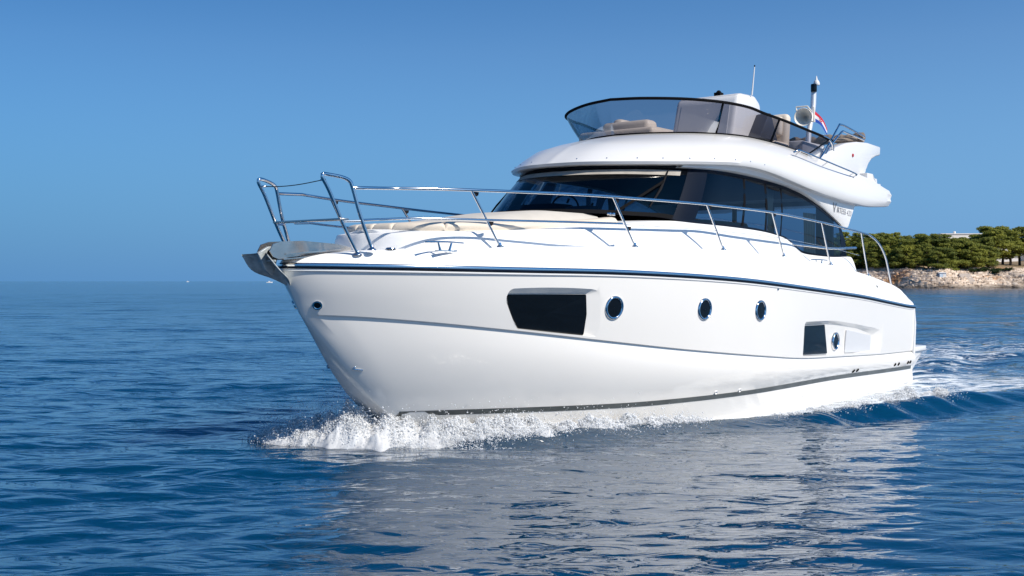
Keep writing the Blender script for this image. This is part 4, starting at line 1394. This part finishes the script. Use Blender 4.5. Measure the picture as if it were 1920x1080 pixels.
def make_spray():
    """the bow wave: a ridge of broken water along each side of the forefoot"""
    g_ = np.random.default_rng(21)
    Ps = []; Rs = []
    # port ridge follows the hull; starboard ridge is thrown forwards and out
    #            s     y     half-width  height
    port = np.array([(1.05, -.30, .10, .20), (1.18, -.14, .36, .40), (1.40, .08, .44, .44), (1.75, .42, .40, .33), (2.15, .78, .40, .29), (2.6, 1.07, .38, .28), (3.1, 1.31, .35, .25), (3.6, 1.52, .32, .22), (4.1, 1.71, .27, .18), (4.6, 1.86, .18, .14), (5.0, 2.0, .10, .07), (5.4, 2.15, .05, .03)])
    star = np.array([(1.25, .0, .34, .42), (1.12, -.35, .36, .40), (1.0, -.65, .34, .32), (.92, -.92, .30, .24), (.88, -1.18, .22, .17), (.88, -1.35, .12, .10)])
    rear = np.array([(1.5, -.3, .34, .42), (1.55, -.8, .34, .40), (1.6, -1.3, .30, .30), (1.7, -1.8, .22, .18), (1.85, -2.3, .12, .08)])
    crest = np.array([(5.2, 2.18, .05, .03), (5.9, 2.50, .12, .10), (6.6, 2.74, .15, .14), (7.4, 2.98, .13, .12), (8.2, 3.14, .16, .16), (9.0, 3.31, .19, .19), (9.7, 3.45, .16, .18), (10.1, 3.54, .06, .10)])
    core = MB()
    for tab in (port, star):
        cs_ = spline(np.c_[tab[:, 0], tab[:, 1], np.zeros(len(tab))], 260)
        wd_ = np.interp(np.linspace(0, 1, 260), np.linspace(0, 1, len(tab)), tab[:, 2]); hg_ = np.interp(np.linspace(0, 1, 260), np.linspace(0, 1, len(tab)), tab[:, 3])
        wd_ = wd_ * (1 + .5 * fbm(cs_, 2.6, 3))
        dd_ = np.gradient(cs_[:, :2], axis=0); dd_ /= np.linalg.norm(dd_, axis=1)[:, None]
        n2d = np.stack([-dd_[:, 1], dd_[:, 0]], 1)
        rws_ = []
        for u in np.linspace(-1.05, 1.05, 64):
            q = np.c_[cs_[:, 0] + n2d[:, 0] * u * wd_, cs_[:, 1] + n2d[:, 1] * u * wd_, np.zeros(260)]
            lump = fbm(q, 3.6, 3); fine = fbm(q, 17, 3)
            q[:, 2] = hg_ * max(1 - abs(u) ** 1.7, -.08) * np.clip(.66 + .45 * lump + .16 * fine, .03, 1.25) - .02
            q2 = np.c_[BOW[0] + AFT[0] * q[:, 0] + PORT[0] * q[:, 1], BOW[1] + AFT[1] * q[:, 0] + PORT[1] * q[:, 1], q[:, 2]]
            rws_.append(q2)
        grid(core, rws_)
    for tab, n_ in ((port, 170000), (star, 90000), (crest, 60000)):
        k = len(tab)
        t = g_.uniform(0, k - 1, n_)
        i = np.minimum(t.astype(int), k - 2); f = (t - i)[:, None]
        c = tab[i] * (1 - f) + tab[i + 1] * f
        d = tab[i + 1, :2] - tab[i, :2]; d /= np.linalg.norm(d, axis=1)[:, None]
        nn = np.stack([-d[:, 1], d[:, 0]], 1)
        u = g_.normal(0, .5, n_); u = np.clip(u, -1.25, 1.25)
        prof = np.maximum(1 - np.abs(u) ** 1.7, .03)
        shell = g_.beta(3.0, 1.1, n_)
        q = np.stack([c[:, 0] + nn[:, 0] * u * c[:, 2], c[:, 1] + nn[:, 1] * u * c[:, 2], np.zeros(n_)], 1)
        lump = fbm(q, 3.6, 3)
        h = c[:, 3] * prof * np.clip(.80 + .85 * lump, .15, 1.6)
        q[:, 2] = h * shell - .015
        q[:, :2] += g_.normal(0, .012, (n_, 2))
        rad = np.exp(g_.normal(math.log(.0055), .42, n_)) * np.clip(.6 + .5 * prof, .5, 1.1)
        keep = g_.uniform(0, 1, n_) < np.clip(.9 + 1.4 * lump, .15, 1)
        Ps.append(q[keep]); Rs.append(rad[keep])
        # loose droplets above and outside
        m_ = n_ // 16
        j = g_.integers(0, n_, m_)
        dq = q[j].copy()
        dq[:, 2] = np.abs(dq[:, 2]) + g_.exponential(.07, m_) * (c[j, 3] / .3)
        dq[:, :2] += g_.normal(0, .06, (m_, 2))
        Ps.append(dq); Rs.append(np.exp(g_.normal(math.log(.0042), .4, m_)))
    P = np.vstack(Ps); rad = np.concatenate(Rs)
    # nothing inside the hull
    hy = np.array([hull_y(min(max(s, .1), 12.7), max(z, -.05)) for s, y, z in P])
    ok = np.abs(P[:, 1]) > hy - .02
    P = P[ok]; rad = rad[ok]
    Wd = np.stack([BOW[0] + AFT[0] * P[:, 0] + PORT[0] * P[:, 1], BOW[1] + AFT[1] * P[:, 0] + PORT[1] * P[:, 1], P[:, 2]], 1)
    o = blobs("bow_spray", Wd, rad, M['foam'])
    tag(o, "white foaming spray thrown up round the yacht's bow", "spray", kind="stuff")
    co_ = core.build("foam_core", M['foam'], o, ang=180)
make_spray()

# ------------------------------------------------------------------ the wooded rocky shore beyond the stern
def shore_y(x):
    """distance of the waterline from the camera along the view"""
    return 272 + 5 * np.sin(x * .09 + 1) + 3 * np.sin(x * .23) + 70 * sstep(88, 55, x)
def vnoise(x, y, sc, seed=0, oct_=4):
    out = np.empty(x.shape)
    it = np.nditer([x, y, out], op_flags=[['readonly'], ['readonly'], ['writeonly']])
    for a, b, o in it:
        o[...] = mnoise.fractal(Vector((float(a) * sc, float(b) * sc, seed * 7.3)), 1.0, 2.1, oct_)
    return out
def land_base(x, d):
    """d: metres inland of the waterline"""
    z = np.interp(d, [-6, 0, 1.5, 4, 9, 16, 24, 45, 90, 200], [-1.6, -.15, .9, 1.6, 2.9, 4.3, 5.4, 6.6, 8.2, 9.5])
    return z
LAND = {}
def land_z(x, y):
    d = y - float(shore_y(np.array(x, float)))
    i = int(np.argmin(np.abs(LAND['x'] - x))); j = int(np.argmin(np.abs(LAND['d'] - d)))
    return float(LAND['z'][max(j - 1, 0):j + 2, max(i - 1, 0):i + 2].mean())
def make_land():
    xs = np.r_[np.linspace(55, 150, 620), np.linspace(150, 420, 60)[1:]]
    ds = np.r_[np.linspace(-6, 24, 170), np.linspace(24, 200, 40)[1:]]
    X, Dd_ = np.meshgrid(xs, ds)
    Y = shore_y(X) + Dd_
    rough = np.interp(Dd_, [-6, 0, 2, 14, 22, 60], [.5, .8, 1, 1, .35, .3])
    n1 = vnoise(X, Dd_ * 1.6, .22, 1, 5)
    n2 = vnoise(X * .45, Dd_ * 2.2, .9, 2, 4)
    ridge = 1 - np.abs(n1) * 1.6
    n3 = vnoise(X * .7, Dd_ * 2.0, 1.7, 3, 3)
    Z = land_base(X, Dd_) + rough * (1.25 * n1 + .55 * ridge * .6 + .55 * n2 + .38 * n3)
    lay = .55                                              # bedding: the rock breaks into low ledges
    Zl = np.floor(Z / lay + .3 * n2) * lay + lay * sstep(.25, .6, Z / lay + .3 * n2 - np.floor(Z / lay + .3 * n2)) - .3 * n2 * lay
    Z = np.where((Dd_ > 0) & (Dd_ < 20), .35 * Z + .65 * Zl, Z)
    # a darker bluff at the right
    Z += 1.3 * np.exp(-((X - 124) / 7) ** 2) * np.exp(-((Dd_ - 5) / 5) ** 2)
    e_ = sstep(67, 76, X + 2 * n1)                            # the point runs out under water at its left end
    Z = Z * e_ - 1.6 * (1 - e_)
    LAND.update(x=xs, d=ds, z=Z)
    nr, nc = X.shape
    mb_v = np.stack([X, Y, Z], -1).reshape(-1, 3)
    i = np.arange(nr - 1)[:, None]; j = np.arange(nc - 1)[None, :]
    q = np.stack([i * nc + j, i * nc + j + 1, (i + 1) * nc + j + 1, (i + 1) * nc + j], -1).reshape(-1, 4)
    me = bpy.data.meshes.new("shore")
    me.from_pydata(mb_v.tolist(), [], q.tolist())
    m, nt, p = newmat("shore_rock")
    p.inputs["Roughness"].default_value = .95
    geo = N(nt, "ShaderNodeNewGeometry")
    mp = N(nt, "ShaderNodeMapping"); mp.inputs["Scale"].default_value = (.55, .55, 2.4)
    nt.links.new(geo.outputs["Position"], mp.inputs[0])
    nz = N(nt, "ShaderNodeTexNoise"); nz.inputs["Scale"].default_value = 1.0; nz.inputs["Detail"].default_value = 8; nz.inputs["Roughness"].default_value = .7; nz.inputs["Distortion"].default_value = .8
    nt.links.new(mp.outputs[0], nz.inputs["Vector"])
    cr = N(nt, "ShaderNodeValToRGB")
    el = cr.color_ramp.elements
    el[0].position = .37; el[0].color = (.11, .08, .06, 1)
    el[1].position = .66; el[1].color = (.80, .68, .56, 1)
    e = el.new(.45); e.color = (.46, .345, .25, 1)
    e = el.new(.52); e.color = (.66, .53, .42, 1)
    nt.links.new(nz.outputs[0], cr.inputs[0])
    # rust stained strata
    n2_ = N(nt, "ShaderNodeTexNoise"); n2_.inputs["Scale"].default_value = .09; n2_.inputs["Detail"].default_value = 3
    nt.links.new(geo.outputs["Position"], n2_.inputs["Vector"])
    mr = N(nt, "ShaderNodeMapRange"); mr.inputs[1].default_value = .55; mr.inputs[2].default_value = .68
    nt.links.new(n2_.outputs[0], mr.inputs[0])
    mxo = N(nt, "ShaderNodeMix", data_type='RGBA', blend_type='MULTIPLY'); mxo.inputs[7].default_value = (1.0, .66, .36, 1)
    nt.links.new(mr.outputs[0], mxo.inputs[0]); nt.links.new(cr.outputs[0], mxo.inputs[6])
    # wet dark rock just above the water, dry grass and needles inland
    sx = N(nt, "ShaderNodeSeparateXYZ"); nt.links.new(geo.outputs["Position"], sx.inputs[0])
    w_ = N(nt, "ShaderNodeMapRange"); w_.inputs[1].default_value = .3; w_.inputs[2].default_value = 1.1; w_.inputs[3].default_value = .32; w_.inputs[4].default_value = 1
    nt.links.new(sx.outputs[2], w_.inputs[0])
    mxw = N(nt, "ShaderNodeMix", data_type='RGBA', blend_type='MULTIPLY'); mxw.inputs[0].default_value = 1
    nt.links.new(mxo.outputs[2], mxw.inputs[6]); nt.links.new(w_.outputs[0], mxw.inputs[7])
    g_ = N(nt, "ShaderNodeMapRange"); g_.inputs[1].default_value = 4.6; g_.inputs[2].default_value = 5.6
    nt.links.new(sx.outputs[2], g_.inputs[0])
    mxg = N(nt, "ShaderNodeMix", data_type='RGBA'); mxg.inputs[7].default_value = (.22, .155, .085, 1)
    nt.links.new(g_.outputs[0], mxg.inputs[0]); nt.links.new(mxw.outputs[2], mxg.inputs[6])
    nt.links.new(mxg.outputs[2], p.inputs["Base Color"])
    b = N(nt, "ShaderNodeBump"); b.inputs["Strength"].default_value = .8; b.inputs["Distance"].default_value = .22
    nt.links.new(nz.outputs[0], b.inputs["Height"]); nt.links.new(b.outputs[0], p.inputs["Normal"])
    o = finish("shore", me, m, None, True, 30)
    tag(o, "pale rocky shore with dry ground behind it", "shore", kind="structure")
make_land()

def leafmat(name, c):
    m, nt, p = newmat(name)
    p.inputs["Roughness"].default_value = .7
    p.inputs["Specular IOR Level"].default_value = .2
    at = N(nt, "ShaderNodeAttribute", attribute_name="hue")
    oi = N(nt, "ShaderNodeObjectInfo")
    cr = N(nt, "ShaderNodeValToRGB")
    cr.color_ramp.elements[0].position = 0; cr.color_ramp.elements[0].color = (c[0] * .55, c[1] * .62, c[2] * .7, 1)
    cr.color_ramp.elements[1].position = 1; cr.color_ramp.elements[1].color = (c[0] * 1.65, c[1] * 1.45, c[2] * 1.1, 1)
    mu = N(nt, "ShaderNodeMath", operation='MULTIPLY_ADD'); mu.inputs[1].default_value = .35
    nt.links.new(oi.outputs["Random"], mu.inputs[0]); nt.links.new(at.outputs["Fac"], mu.inputs[2])
    nt.links.new(mu.outputs[0], cr.inputs[0]); nt.links.new(cr.outputs[0], p.inputs["Base Color"])
    tl = N(nt, "ShaderNodeBsdfTranslucent"); nt.links.new(cr.outputs[0], tl.inputs[0])
    mx = N(nt, "ShaderNodeMixShader"); mx.inputs[0].default_value = .42
    nt.links.new(p.outputs[0], mx.inputs[1]); nt.links.new(tl.outputs[0], mx.inputs[2])
    nt.links.new(mx.outputs[0], nt.nodes["Material Output"].inputs[0])
    return m
M['pine'] = leafmat("pine_needles", (.21, .24, .055))
M['bush'] = leafmat("bush_leaves", (.035, .060, .020))

def leaves(name, C, Rr, per, size, mat, seed, flat=.5):
    """leaf clumps: small tilted quads scattered over lumpy clump shells"""
    g_ = np.random.default_rng(seed)
    V_ = []; hue = []
    for (c, r) in zip(C, Rr):
        n_ = int(per * (r ** 2))
        d = g_.normal(0, 1, (n_, 3)); d /= np.linalg.norm(d, axis=1)[:, None]
        d[:, 2] = np.abs(d[:, 2]) * np.where(g_.random(n_) < .78, 1, -1)
        rad = r * g_.beta(4, 1.3, n_) * (1 + .25 * np.sin(d[:, 0] * 5 + seed) * np.sin(d[:, 1] * 6))
        p = np.array(c) + d * rad[:, None] * np.array([1, 1, flat])
        nn = d + g_.normal(0, .55, (n_, 3)) + np.array([0, 0, .35]); nn /= np.linalg.norm(nn, axis=1)[:, None]
        a = np.cross(nn, g_.normal(0, 1, (n_, 3))); a /= np.linalg.norm(a, axis=1)[:, None]
        b = np.cross(nn, a)
        sz = (size * g_.uniform(.6, 1.35, n_))[:, None]
        quad = np.stack([p - a * sz - b * sz * .5, p + a * sz - b * sz * .5, p + a * sz * .7 + b * sz * .5, p - a * sz * .7 + b * sz * .5], 1)
        V_.append(quad.reshape(-1, 3))
        h = np.clip(g_.normal(.35, .18) + g_.normal(0, .12, n_), 0, .8)
        hue.append(np.repeat(h, 4))
    v = np.vstack(V_); h = np.concatenate(hue)
    nf_ = len(v) // 4
    me = bpy.data.meshes.new(name)
    me.vertices.add(len(v)); me.vertices.foreach_set("co", v.ravel())
    me.loops.add(len(v)); me.loops.foreach_set("vertex_index", np.arange(len(v)))
    me.polygons.add(nf_); me.polygons.foreach_set("loop_start", np.arange(nf_) * 4)
    me.update(calc_edges=True)
    at = me.attributes.new("hue", 'FLOAT', 'POINT'); at.data.foreach_set("value", h)
    me.materials.append(mat)
    return me

def pine_meshes(seed, H=8.0, spread=3.4, low=.38):
    """crown and trunk meshes of one shore pine, H metres tall"""
    g_ = np.random.default_rng(seed)
    C = []; Rr = []
    k = 22
    for i in range(k):
        t = i / (k - 1)
        z = H * (low + (1 - low) * t) - .5
        w_ = spread * (1.0 - .62 * t ** 1.6) * (.72 + .28 * math.sin(t * 3.0 + 1))
        a = g_.uniform(0, 6.28)
        rr_ = w_ * math.sqrt(g_.uniform(.05, 1.0)) * .85
        C.append((rr_ * math.cos(a), rr_ * math.sin(a), z + g_.normal(0, .25)))
        Rr.append(g_.uniform(1.05, 1.9) * (1.05 - .3 * t))
    crown_ = leaves("crown", C, Rr, 190, .15, M['pine'], seed, .44)
    mb = MB()
    lean = g_.normal(0, .5, 2)
    pts = [(lean[0] * (t ** 1.5), lean[1] * t ** 1.5, H * .86 * t - .4) for t in np.linspace(0, 1, 7)]
    tube(mb, pts, [.24 * (1 - .75 * t) + .03 for t in np.linspace(0, 1, 7)], 7)
    for c in C[2::3]:
        z0 = max(.8, c[2] - 1.5)
        t0 = z0 / (H * .86)
        tube(mb, [(lean[0] * t0 ** 1.5, lean[1] * t0 ** 1.5, z0), (c[0] * .55, c[1] * .55, c[2] - .5), (c[0] * .9, c[1] * .9, c[2] - .1)], [.10, .07, .03], 5)
    me = bpy.data.meshes.new("trunk")
    me.from_pydata(mb.v, [], mb.f); me.update()
    me.materials.append(M['bark'])
    return crown_, me

PINES = [pine_meshes(31 + i * 7, H=h, spread=sp_, low=lw) for i, (h, sp_, lw) in enumerate(((7.5, 3.3, .22), (8.5, 3.6, .30), (8.0, 3.0, .18), (9.5, 3.5, .50), (7.0, 3.6, .15), (9.0, 3.2, .42)))]
def pine(px, base_d, scale, kind, rz, label, group="pines on the shore", sz=.9):
    scale = scale * 1.12
    """px: where it stands across the photo; base_d: metres inland"""
    x = 80.0
    for _ in range(12):
        yy = float(shore_y(np.array(x))) + base_d
        x = (px - 960) / 2100 * yy
    z = land_z(x, yy)
    o = empty("pine_tree", (x, yy, z - .1), rz)
    o.scale = (scale * 1.14, scale * 1.14, scale * sz)
    tag(o, label, "tree", group)
    for me, nm in ((PINES[kind][0], "crown"), (PINES[kind][1], "trunk")):
        c = bpy.data.objects.new(nm, me); COL.objects.link(c); c.parent = o
    return o

FRONT = [  # px, inland, scale, kind
    (1556, 17, .95, 2), (1590, 18, .86, 4), (1612, 20, .95, 0), (1637, 17, .72, 4), (1655, 20, .95, 2), (1679, 17, .78, 0), (1701, 21, .98, 4), (1719, 17, .66, 2), (1741, 19, .86, 0), (1757, 15, .70, 2), (1779, 16, .86, 4), (1797, 19, .95, 2), (1815, 18, .92, 0), (1836, 20, .86, 4), (1852, 23, .70, 2)]
MIDDLE = [
    (1545, 30, .95, 0), (1580, 28, 1.0, 2), (1601, 27, .95, 4), (1624, 29, 1.0, 0), (1646, 27, .98, 2), (1668, 30, 1.02, 1), (1690, 28, 1.0, 4), (1712, 30, 1.0, 0), (1731, 27, 1.02, 2), (1752, 29, 1.0, 1), (1770, 27, 1.02, 4), (1790, 30, 1.04, 0), (1808, 28, 1.0, 2), (1826, 30, 1.02, 4), (1846, 31, 1.0, 0)]
BACK = [
    (1545, 46, 1.0, 1), (1580, 42, .98, 3), (1606, 46, 1.0, 1), (1632, 44, 1.0, 5), (1657, 46, 1.06, 2), (1682, 43, 1.02, 1), (1705, 46, 1.04, 0), (1727, 43, 1.0, 5), (1748, 46, 1.0, 2), (1770, 43, .98, 1), (1790, 45, .98, 4), (1810, 42, .98, 0), (1830, 44, 1.0, 5), (1850, 38, 1.14, 3), (1864, 34, 1.16, 5), (1880, 38, 1.18, 3), (1895, 33, 1.14, 1), (1912, 37, 1.18, 3), (1930, 34, 1.15, 5), (1955, 30, 1.1, 1), (1985, 33, 1.1, 3), (2020, 28, 1.0, 0)]
ORD = ["first", "second", "third", "fourth", "fifth", "sixth", "seventh", "eighth", "ninth", "tenth", "eleventh", "twelfth", "thirteenth", "fourteenth", "fifteenth", "sixteenth", "seventeenth", "eighteenth", "nineteenth", "twentieth", "twenty-first", "twenty-second"]
rt = random.Random(4)
for i, (px, d, sc_, kd) in enumerate(FRONT):
    pine(px, d, sc_, kd, rt.uniform(0, 6.28), f"shore pine, {ORD[i]} from the yacht's stern in the front row by the rocks", "front row of pines on the shore")
for i, (px, d, sc_, kd) in enumerate(MIDDLE):
    pine(px, d, sc_, kd, rt.uniform(0, 6.28), f"shore pine, {ORD[i]} from the yacht's stern in the middle row, between front and skyline rows", "middle row of pines on the shore")
for i, (px, d, sc_, kd) in enumerate(BACK):
    pine(px, d, sc_, kd, rt.uniform(0, 6.28), f"tall shore pine, {ORD[i]} from the yacht's stern in the back row on the skyline", "back row of pines on the shore")

def bush(px, d, w_, h_, label):
    x = 100.0
    for _ in range(12):
        yy = float(shore_y(np.array(x))) + d
        x = (px - 960) / 2100 * yy
    g_ = np.random.default_rng(int(px))
    C = [(g_.normal(0, w_ * .28), g_.normal(0, w_ * .22), h_ * g_.uniform(.25, .55)) for _ in range(12)]
    me = leaves("shrub", C, [h_ * g_.uniform(.38, .58) for _ in C], 150, .13, M['bush'], int(px), .8)
    o = bpy.data.objects.new("shrub", me); COL.objects.link(o)
    o.location = (x, yy, land_z(x, yy) - .1)
    tag(o, label, "shrub", "clipped dark shrubs above the rocks")
bush(1828, 9.5, 3.0, 1.5, "wide dark shrub above the rocks, leftmost of the dark rounded ones")
bush(1842, 10.0, 2.6, 1.4, "dark shrub joined to the right of the widest shrub above the rocks")
bush(1864, 9.0, 2.8, 1.7, "tallest dark rounded shrub above the orange rocks")
bush(1877, 9.5, 2.0, 1.4, "dark shrub between the tallest one and the smallest one")
bush(1893, 9.0, 1.8, .9, "smallest dark round shrub beside the footpath")

def at(px, d):
    x = 100.0
    for _ in range(12):
        yy = float(shore_y(np.array(x))) + d
        x = (px - 960) / 2100 * yy
    return x, yy
# white building over the trees
bx_, by_ = at(1812, 75)
hotel = empty("hotel", (bx_, by_, 7.6))
tag(hotel, "long white building showing above the pines, with two chimney stacks", "building")
mb = MB(); box(mb, (-2.0, 0, 4.4), (15.5, 9, 8.8)); bevel(mb.build("wall", M['plaster'], hotel, smooth=False), .05, 1)
mb = MB(); box(mb, (10.5, 1.5, 4.1), (9.5, 9, 8.2)); mb.build("wall", M['plaster'], hotel, smooth=False)
mb = MB(); box(mb, (-2.0, 0, 8.93), (15.9, 9.4, .26)); mb.build("roof_edge", M['plaster'], hotel, smooth=False)
mb = MB(); box(mb, (27.5, 2, 4.0), (16, 9, 8.0)); mb.build("wall", M['plaster'], hotel, smooth=False)
for x_, h_, w_ in ((20.6, 3.1, .9), (25.5, 3.6, 1.2)):
    mb = MB(); box(mb, (x_, -1, 8 + h_ / 2 - .3), (w_, 1.2, h_)); box(mb, (x_, -1, 8 + h_ - .25), (w_ + .2, 1.4, .18))
    mb.build("chimney", M['plaster'], hotel, smooth=False)
mb = MB(); lathe(mb, [(0, .4), (.7, .4), (.8, .3), (.8, .001)], (-4.2, -1, 9.05), (0, 0, 1), 12); mb.build("roof_vent", M['plaster'], hotel)
for x_ in (-8, -5.5, -3, -.5, 2, 8.2, 10.6, 13):
    mb = MB(); box(mb, (x_, -4.53 if x_ < 5 else -3.03, 7.1), (1.3, .10, 1.0)); mb.build("window", M['winblue'], hotel, smooth=False)
# boarded hut on the rocks
hx, hy_ = at(1766, 8)
hut = empty("beach_hut", (hx, hy_, 1.9))
tag(hut, "small pale blue and white hut standing on the rocks", "hut")
mb = MB(); box(mb, (0, 0, .9), (1.55, 1.4, 1.8)); mb.build("wall", M['paleblue'], hut, smooth=False)
mb = MB(); prism(mb, [(-.9, -.85, 1.81), (.9, -.85, 1.81), (.9, .85, 1.95), (-.9, .85, 1.95)], (0, 0, .1)); mb.build("roof", M['plaster'], hut, smooth=False)
mb = MB(); box(mb, (.32, -.715, .8), (.6, .04, 1.5)); mb.build("door", M['plaster'], hut, smooth=False)
mb = MB(); box(mb, (0, 0, -.8), (2.0, 1.8, 1.6)); mb.build("plinth", M['concrete'], hut, smooth=False)
# pale concrete bathing steps
qx, qy = at(1822, 2.5)
stp = MB()
for k_ in range(7):
    box(stp, (0, k_ * .75, .2 + k_ * .26), (3.4 - .12 * k_, .80, .5 + k_ * .5))
o = stp.build("bathing_steps", M['concrete'], None, smooth=False)
o.location = (qx, qy, .1)
tag(o, "pale concrete bathing steps cut into the rocks at the water's edge", "steps")

# two far boats near the left horizon
def small_boat(x, y, L, h, label, mastless=True):
    o = empty("motorboat", (x, y, 0), R(12))
    tag(o, label, "boat")
    mb = MB()
    hl = [(-L / 2, .9, .75), (-L / 4, 1.05, .78), (L / 8, .95, .85), (L / 3, .5, .95), (L / 2, 0, 1.05)]
    kl = [(-L / 2, .7, -.2), (-L / 4, .8, -.25), (L / 8, .6, -.25), (L / 3, .25, -.2), (L / 2 - .4, 0, -.1)]
    grid(mb, [[(a, 0, c) for a, b, c in hl], hl, kl]); mb.mirror()
    mb.build("hull", M['gel'], o)
    mb = MB(); box(mb, (-.2, 0, 1.2), (L * .3, 1.3, h)); bevel(mb.build("cabin", M['gel'], o), .12, 2)
    mb = MB(); box(mb, (L * .06, 0, 1.35), (.9, 1.34, .35)); mb.build("window", M['blackglass'], o, smooth=False)
D1 = 1150.0
small_boat((505.5 - 960) / 2100 * D1, D1, 6.5, 1.1, "tiny white motorboat just left of the bow, under the anchor")
D2 = 2200.0
small_boat((352 - 960) / 2100 * D2, D2, 5.5, 1.6, "faint white speck of a boat on the left horizon")
